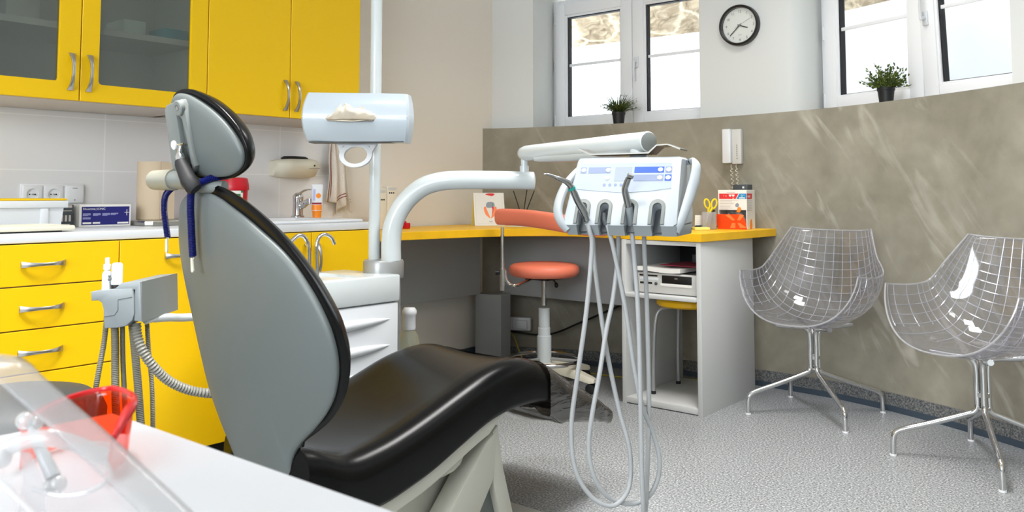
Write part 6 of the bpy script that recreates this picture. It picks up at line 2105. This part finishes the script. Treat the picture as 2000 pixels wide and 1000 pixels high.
for k in range(5):
    an = VIEW + R(-35 + 72 * k)
    d = Vector((math.cos(an), math.sin(an), 0)); s = Vector((-d.y, d.x, 0))
    secs = []
    for (r, w, zt, zb) in ((0.02, 0.030, 0.120, 0.07), (0.10, 0.028, 0.118, 0.075), (0.20, 0.026, 0.100, 0.062), (0.27, 0.024, 0.078, 0.050), (0.292, 0.018, 0.070, 0.054)):
        c = Vector((sx, sy, 0)) + d * r
        secs.append([c + s * w + Vector((0, 0, zb)), c + s * w + Vector((0, 0, zt - 0.012)), c + s * w * .7 + Vector((0, 0, zt)), c - s * w * .7 + Vector((0, 0, zt)), c - s * w + Vector((0, 0, zt - 0.012)), c - s * w + Vector((0, 0, zb))])
    lg = part('foot', MB().loft(secs), M['cream'], st)
    cc = Vector((sx, sy, 0)) + d * 0.27
    Fc = frame(cc, d, z=s)
    mb = MB()
    for o in (-0.014, 0.014):
        mb.lathe([(0.0, -0.008), (0.018, -0.008), (0.024, -0.005), (0.024, 0.005), (0.018, 0.008), (0, 0.008)], n=24, M=frame(cc + s * o + Vector((0, 0, 0.0242)), d, z=s))
    mb.tube([cc + Vector((0, 0, 0.024)), cc + Vector((0, 0, 0.056))], 0.006, 10)
    part('caster', mb, M['rubber'], lg)
# curved support pad with its post
A0 = at(971, 424, 4.12); A0.z = 0.838
pts = [at(969, 424, 4.13), at(985, 423.5, 4.07), at(1030, 426, 3.95), at(1080, 433, 3.82), at(1120, 440, 3.74), at(1160, 444, 3.72), at(1200, 444, 3.78)]
P = cr(pts, 7)
secs = []
for i, p in enumerate(P):
    t = i / (len(P) - 1)
    T = (P[min(i + 1, len(P) - 1)] - P[max(i - 1, 0)]).normalized()
    N = Vector((T.y, -T.x, 0)).normalized()
    e = min(1, (0.12 + t * 9)) * min(1, (0.12 + (1 - t) * 9))
    e = math.sqrt(e) if e < 1 else 1
    hh, dd = 0.039 * e, 0.026 * e
    secs.append([p + N * dd * math.copysign(abs(math.cos(a)) ** 0.6, math.cos(a)) + Vector((0, 0, hh * math.copysign(abs(math.sin(a)) ** 0.6, math.sin(a)))) for a in [2 * PI * q / 20 for q in range(20)]])
part('support_pad', MB().loft(secs), M['orange_vinyl'], st, sharp=60)
pq = at(981, 470, 4.08)
part('support_post', MB().tube([Vector((pq.x, pq.y, 0.80)), Vector((pq.x, pq.y, 0.50))], 0.0095, 14), M['chrome'], st)
cl_ = part('post_clamp', MB().tube([Vector((pq.x, pq.y, 0.605)), Vector((pq.x, pq.y, 0.50))], 0.0145, 16), M['chrome'], st)
part('clamp_knob', MB().tube([Vector((pq.x, pq.y, 0.585)) - RV * 0.012, Vector((pq.x, pq.y, 0.585)) - RV * 0.032], [0.009, 0.014], 12), M['black'], cl_)
b0 = Vector((pq.x, pq.y, 0.0))
bar = cr([b0 + RV * 0.012 + Vector((0, 0, 0.595)), b0 + RV * 0.018 + Vector((0, 0, 0.555)), b0 + RV * 0.035 + Vector((0, 0, 0.530)), b0 + RV * 0.07 + Vector((0, 0, 0.524)), Vector((sx - 0.05, sy - 0.04, 0.530))], 6)
part('support_bar', MB().tube(bar, 0.0085, 12), M['chrome'], st)

# ---------------------------------------------------------------- black stool beyond the table
bx, by = -2.135, 0.80
b = root('round_stool', 'charcoal round-seated stool beyond the corner of the white table', 'stool', (bx, by, 0))
part('seat', MB().lathe([(0, 0.33), (0.15, 0.33), (0.175, 0.342), (0.185, 0.36), (0.187, 0.455), (0.176, 0.480), (0.15, 0.498), (0.10, 0.510), (0.05, 0.515), (0, 0.516)], (bx, by, 0), 48), M['stool_seat_black'], b, sharp=60)
part('column', MB().lathe([(0.026, 0.06), (0.026, 0.31), (0.06, 0.33)], (bx, by, 0), 20), M['rubber'], b)
part('base', MB().lathe([(0.19, 0), (0.19, 0.012), (0.05, 0.05), (0, 0.062)], (bx, by, 0), 32), M['rubber'], b)
# ---------------------------------------------------------------- white table in front
TZ = 0.75
tb_ = root('side_table', 'white laminate table in the foreground', 'table', (-0.4, 0.05, 0))
part('tabletop', MB().box(-0.826, -0.34, TZ - 0.03, 0.12, 0.395, TZ, 0.002), M['table_white'], tb_)
for (x, y) in ((-0.79, 0.36), (0.085, 0.36), (-0.79, -0.305), (0.085, -0.305)):
    part('leg', MB().box(x - 0.02, y - 0.02, 0.0, x + 0.02, y + 0.02, TZ - 0.03, 0.003), M['silver_paint'], tb_)


def lat(l, d, z):
    return RV * l + WV * d + Vector((0, 0, z))


# orange goggles: wrap-round lens standing on its lower edge
og = root('orange_goggles', 'orange see-through protective goggles standing on the white table', 'goggles', lat(-0.36, 0.69, TZ))
path = cr([(-0.293, 0.638, 0), (-0.2955, 0.655, 0), (-0.298, 0.672, 0), (-0.3005, 0.688, 0), (-0.312, 0.712, 0), (-0.333, 0.734, 0), (-0.355, 0.741, 0), (-0.374, 0.725, 0), (-0.380, 0.69, 0), (-0.375, 0.662, 0)], 8)
n = len(path)


def glen(u, v):
    i = u * (n - 1)
    j = min(n - 2, int(i)); t = i - j
    p = path[j].lerp(path[j + 1], t)
    c = Vector((-0.35, 0.62, 0))
    k = lerp(0.95, 1.0, v)
    hh = interp([(0, 0.030), (0.2, 0.040), (0.35, 0.043), (0.6, 0.043), (1, 0.03)], u)
    q = c + (p - c) * k
    return lat(q.x, q.y, TZ + 0.001 + v * hh)


o = part('lens', MB().grid(glen, 70, 8), M['orange_lens'], og, sharp=180)
md = o.modifiers.new('t', 'SOLIDIFY'); md.thickness = 0.0018
part('rim', MB().tube([glen(i / 90, 1.0) for i in range(91)], 0.0022, 8), M['red_rim'], og, label='glossy red rim')
part('temple_fold', MB().tube([glen(0.0, 0.95), glen(0.12, 1.0), glen(0.24, 1.0), glen(0.35, 1.0)], [0.002, 0.0035, 0.0045, 0.003], 10), M['red_rim'], og)

# clear face shield, nearest thing, out of focus
fs = root('face_shield', 'clear plastic face shield lying at the left edge of the white table', 'face shield', lat(-0.25, 0.47, TZ))
edge = cr([at(-40, 696, 0.56), at(10, 699, 0.55), at(50, 708, 0.54), at(82, 738, 0.535), at(150, 797, 0.53), at(230, 868, 0.52), at(300, 932, 0.515), at(370, 998, 0.51), at(425, 1052, 0.505)], 8)
m_ = len(edge)


def vis(u, v):
    i = u * (m_ - 1)
    j = min(m_ - 2, int(i)); t = i - j
    p = edge[j].lerp(edge[j + 1], t)
    q = p - RV * (0.20 * v) - WV * (0.075 * math.sin(PI * min(1, v * 0.9)))
    q.z = max(TZ + 0.002, p.z - 0.11 * v * v + 0.012 * math.sin(PI * v))
    return q


part('visor', MB().grid(vis, 60, 24), M['visor'], fs, sharp=180)
mb = MB().grid(lambda u, v: vis(u, v * 0.085) - WV * 0.001, 60, 4)
o = part('visor_border', mb, M['visor_edge'], fs, sharp=180, label='milky thicker border of the visor')
md = o.modifiers.new('t', 'SOLIDIFY'); md.thickness = 0.0022
part('visor_crease', MB().tube([vis(lerp(0.42, 1.0, i / 30), 0.24) - WV * 0.002 for i in range(31)], 0.0016, 6), M['clear_frame'], fs)

# clear safety spectacles under it
sg = root('safety_spectacles', 'clear safety spectacles lying under the face shield', 'glasses', lat(-0.36, 0.6, TZ))
P = [at(-25, 905, 0.570), at(5, 882, 0.570), at(45, 862, 0.570), at(95, 856, 0.570), at(150, 868, 0.575), at(205, 895, 0.580)]
part('brow_bar', MB().tube(cr(P, 6), [0.0042] * 31, 12, flat=1.3), M['clear_frame'], sg)
P = [at(60, 822, 0.590), at(67, 850, 0.585), at(84, 888, 0.575), at(104, 932, 0.570)]
part('temple', MB().tube(cr(P, 6), [lerp(0.0022, 0.0048, i / 18) for i in range(19)], 10), M['hose_white'], sg)
part('nose_pad', MB().ball(at(50, 822, 0.590), 0.0075, 0.006, 0.006, 16).ball(at(70, 826, 0.592), 0.006, 0.005, 0.005, 12), M['clear_frame'], sg)
part('hinge', MB().ball(at(4, 893, 0.568), 0.007, 0.006, 0.007).ball(at(112, 946, 0.570), 0.006).ball(at(98, 950, 0.568), 0.005), M['clear_frame'], sg)
P = [at(60, 955, 0.562), at(120, 968, 0.560), at(180, 958, 0.562), at(215, 930, 0.570), at(205, 897, 0.580)]
part('lens_edge', MB().tube(cr(P, 6), 0.0016, 8), M['clear_frame'], sg)
Q = [Vector(at(u, v, d)) for u, v, d in ((30, 880, 0.570), (60, 900, 0.570), (75, 985, 0.555), (40, 1010, 0.550), (85, 1000, 0.553))]
part('side_shield', MB().loft([[at(38, 880, 0.570), at(60, 885, 0.570), at(62, 890, 0.568), at(40, 884, 0.568)], [at(45, 940, 0.562), at(85, 940, 0.562), at(88, 945, 0.560), at(47, 945, 0.560)], [at(30, 1010, 0.552), at(90, 1010, 0.552), at(92, 1014, 0.550), at(32, 1014, 0.550)]]), M['visor_edge'], sg)
# ---------------------------------------------------------------- light, world, camera


def area(name, loc, rot, sx, sy, power, col):
    L = bpy.data.lights.new(name, 'AREA')
    L.shape = 'RECTANGLE'; L.size = sx; L.size_y = sy
    L.energy = power; L.color = col
    o = bpy.data.objects.new(name, L)
    COL.objects.link(o)
    o.location = loc; o.rotation_euler = rot
    return o


warm = (1.0, 0.985, 0.96)
for x, y, p, sp in ((-1.55, 0.8, 22, 86), (-1.3, 3.1, 12, 135), (-1.1, 2.4, 20, 110), (-0.6, -1.2, 9, 120), (0.2, 2.15, 7, 135)):
    o = area('ceiling_lamp', (x, y, H - 0.02), (0, 0, 0), 0.58, 0.58, p, warm)
    o.data.spread = R(sp)
# added area light outside the invented window, brightens surfaces facing the camera
area('added_frontal_fill', (-0.4, -2.82, 1.65), (R(90), 0, 0), 3.0, 1.3, 96, (0.92, 0.96, 1.0))

w = bpy.data.worlds.new('world')
SC.world = w
w.use_nodes = True
bg = w.node_tree.nodes['Background']
bg.inputs['Color'].default_value = (0.86, 0.93, 1.0, 1)
bg.inputs['Strength'].default_value = 4.6

cam = bpy.data.cameras.new('camera')
cam.sensor_width = 36.0
cam.lens = 36.0 * 1660 / 2000
cam.shift_y = -(500 - 271) / 2000
cam.clip_start = 0.02
co = bpy.data.objects.new('camera', cam)
COL.objects.link(co)
co.location = (0, 0, CAMH)
co.rotation_euler = (PI / 2 + TH, 0, VIEW)
cam.dof.use_dof = True
cam.dof.focus_distance = 2.6
cam.dof.aperture_fstop = 11.0
SC.camera = co
vs = SC.view_settings
vs.view_transform = 'Standard'
vs.look = 'None'
vs.exposure = 0.3
vs.gamma = 1.0
vs.use_curve_mapping = False
SC.render.film_transparent = False
SC.cycles.max_bounces = 10
SC.cycles.transparent_max_bounces = 24
SC.cycles.sample_clamp_indirect = 6.0
SC.cycles.use_denoising = True
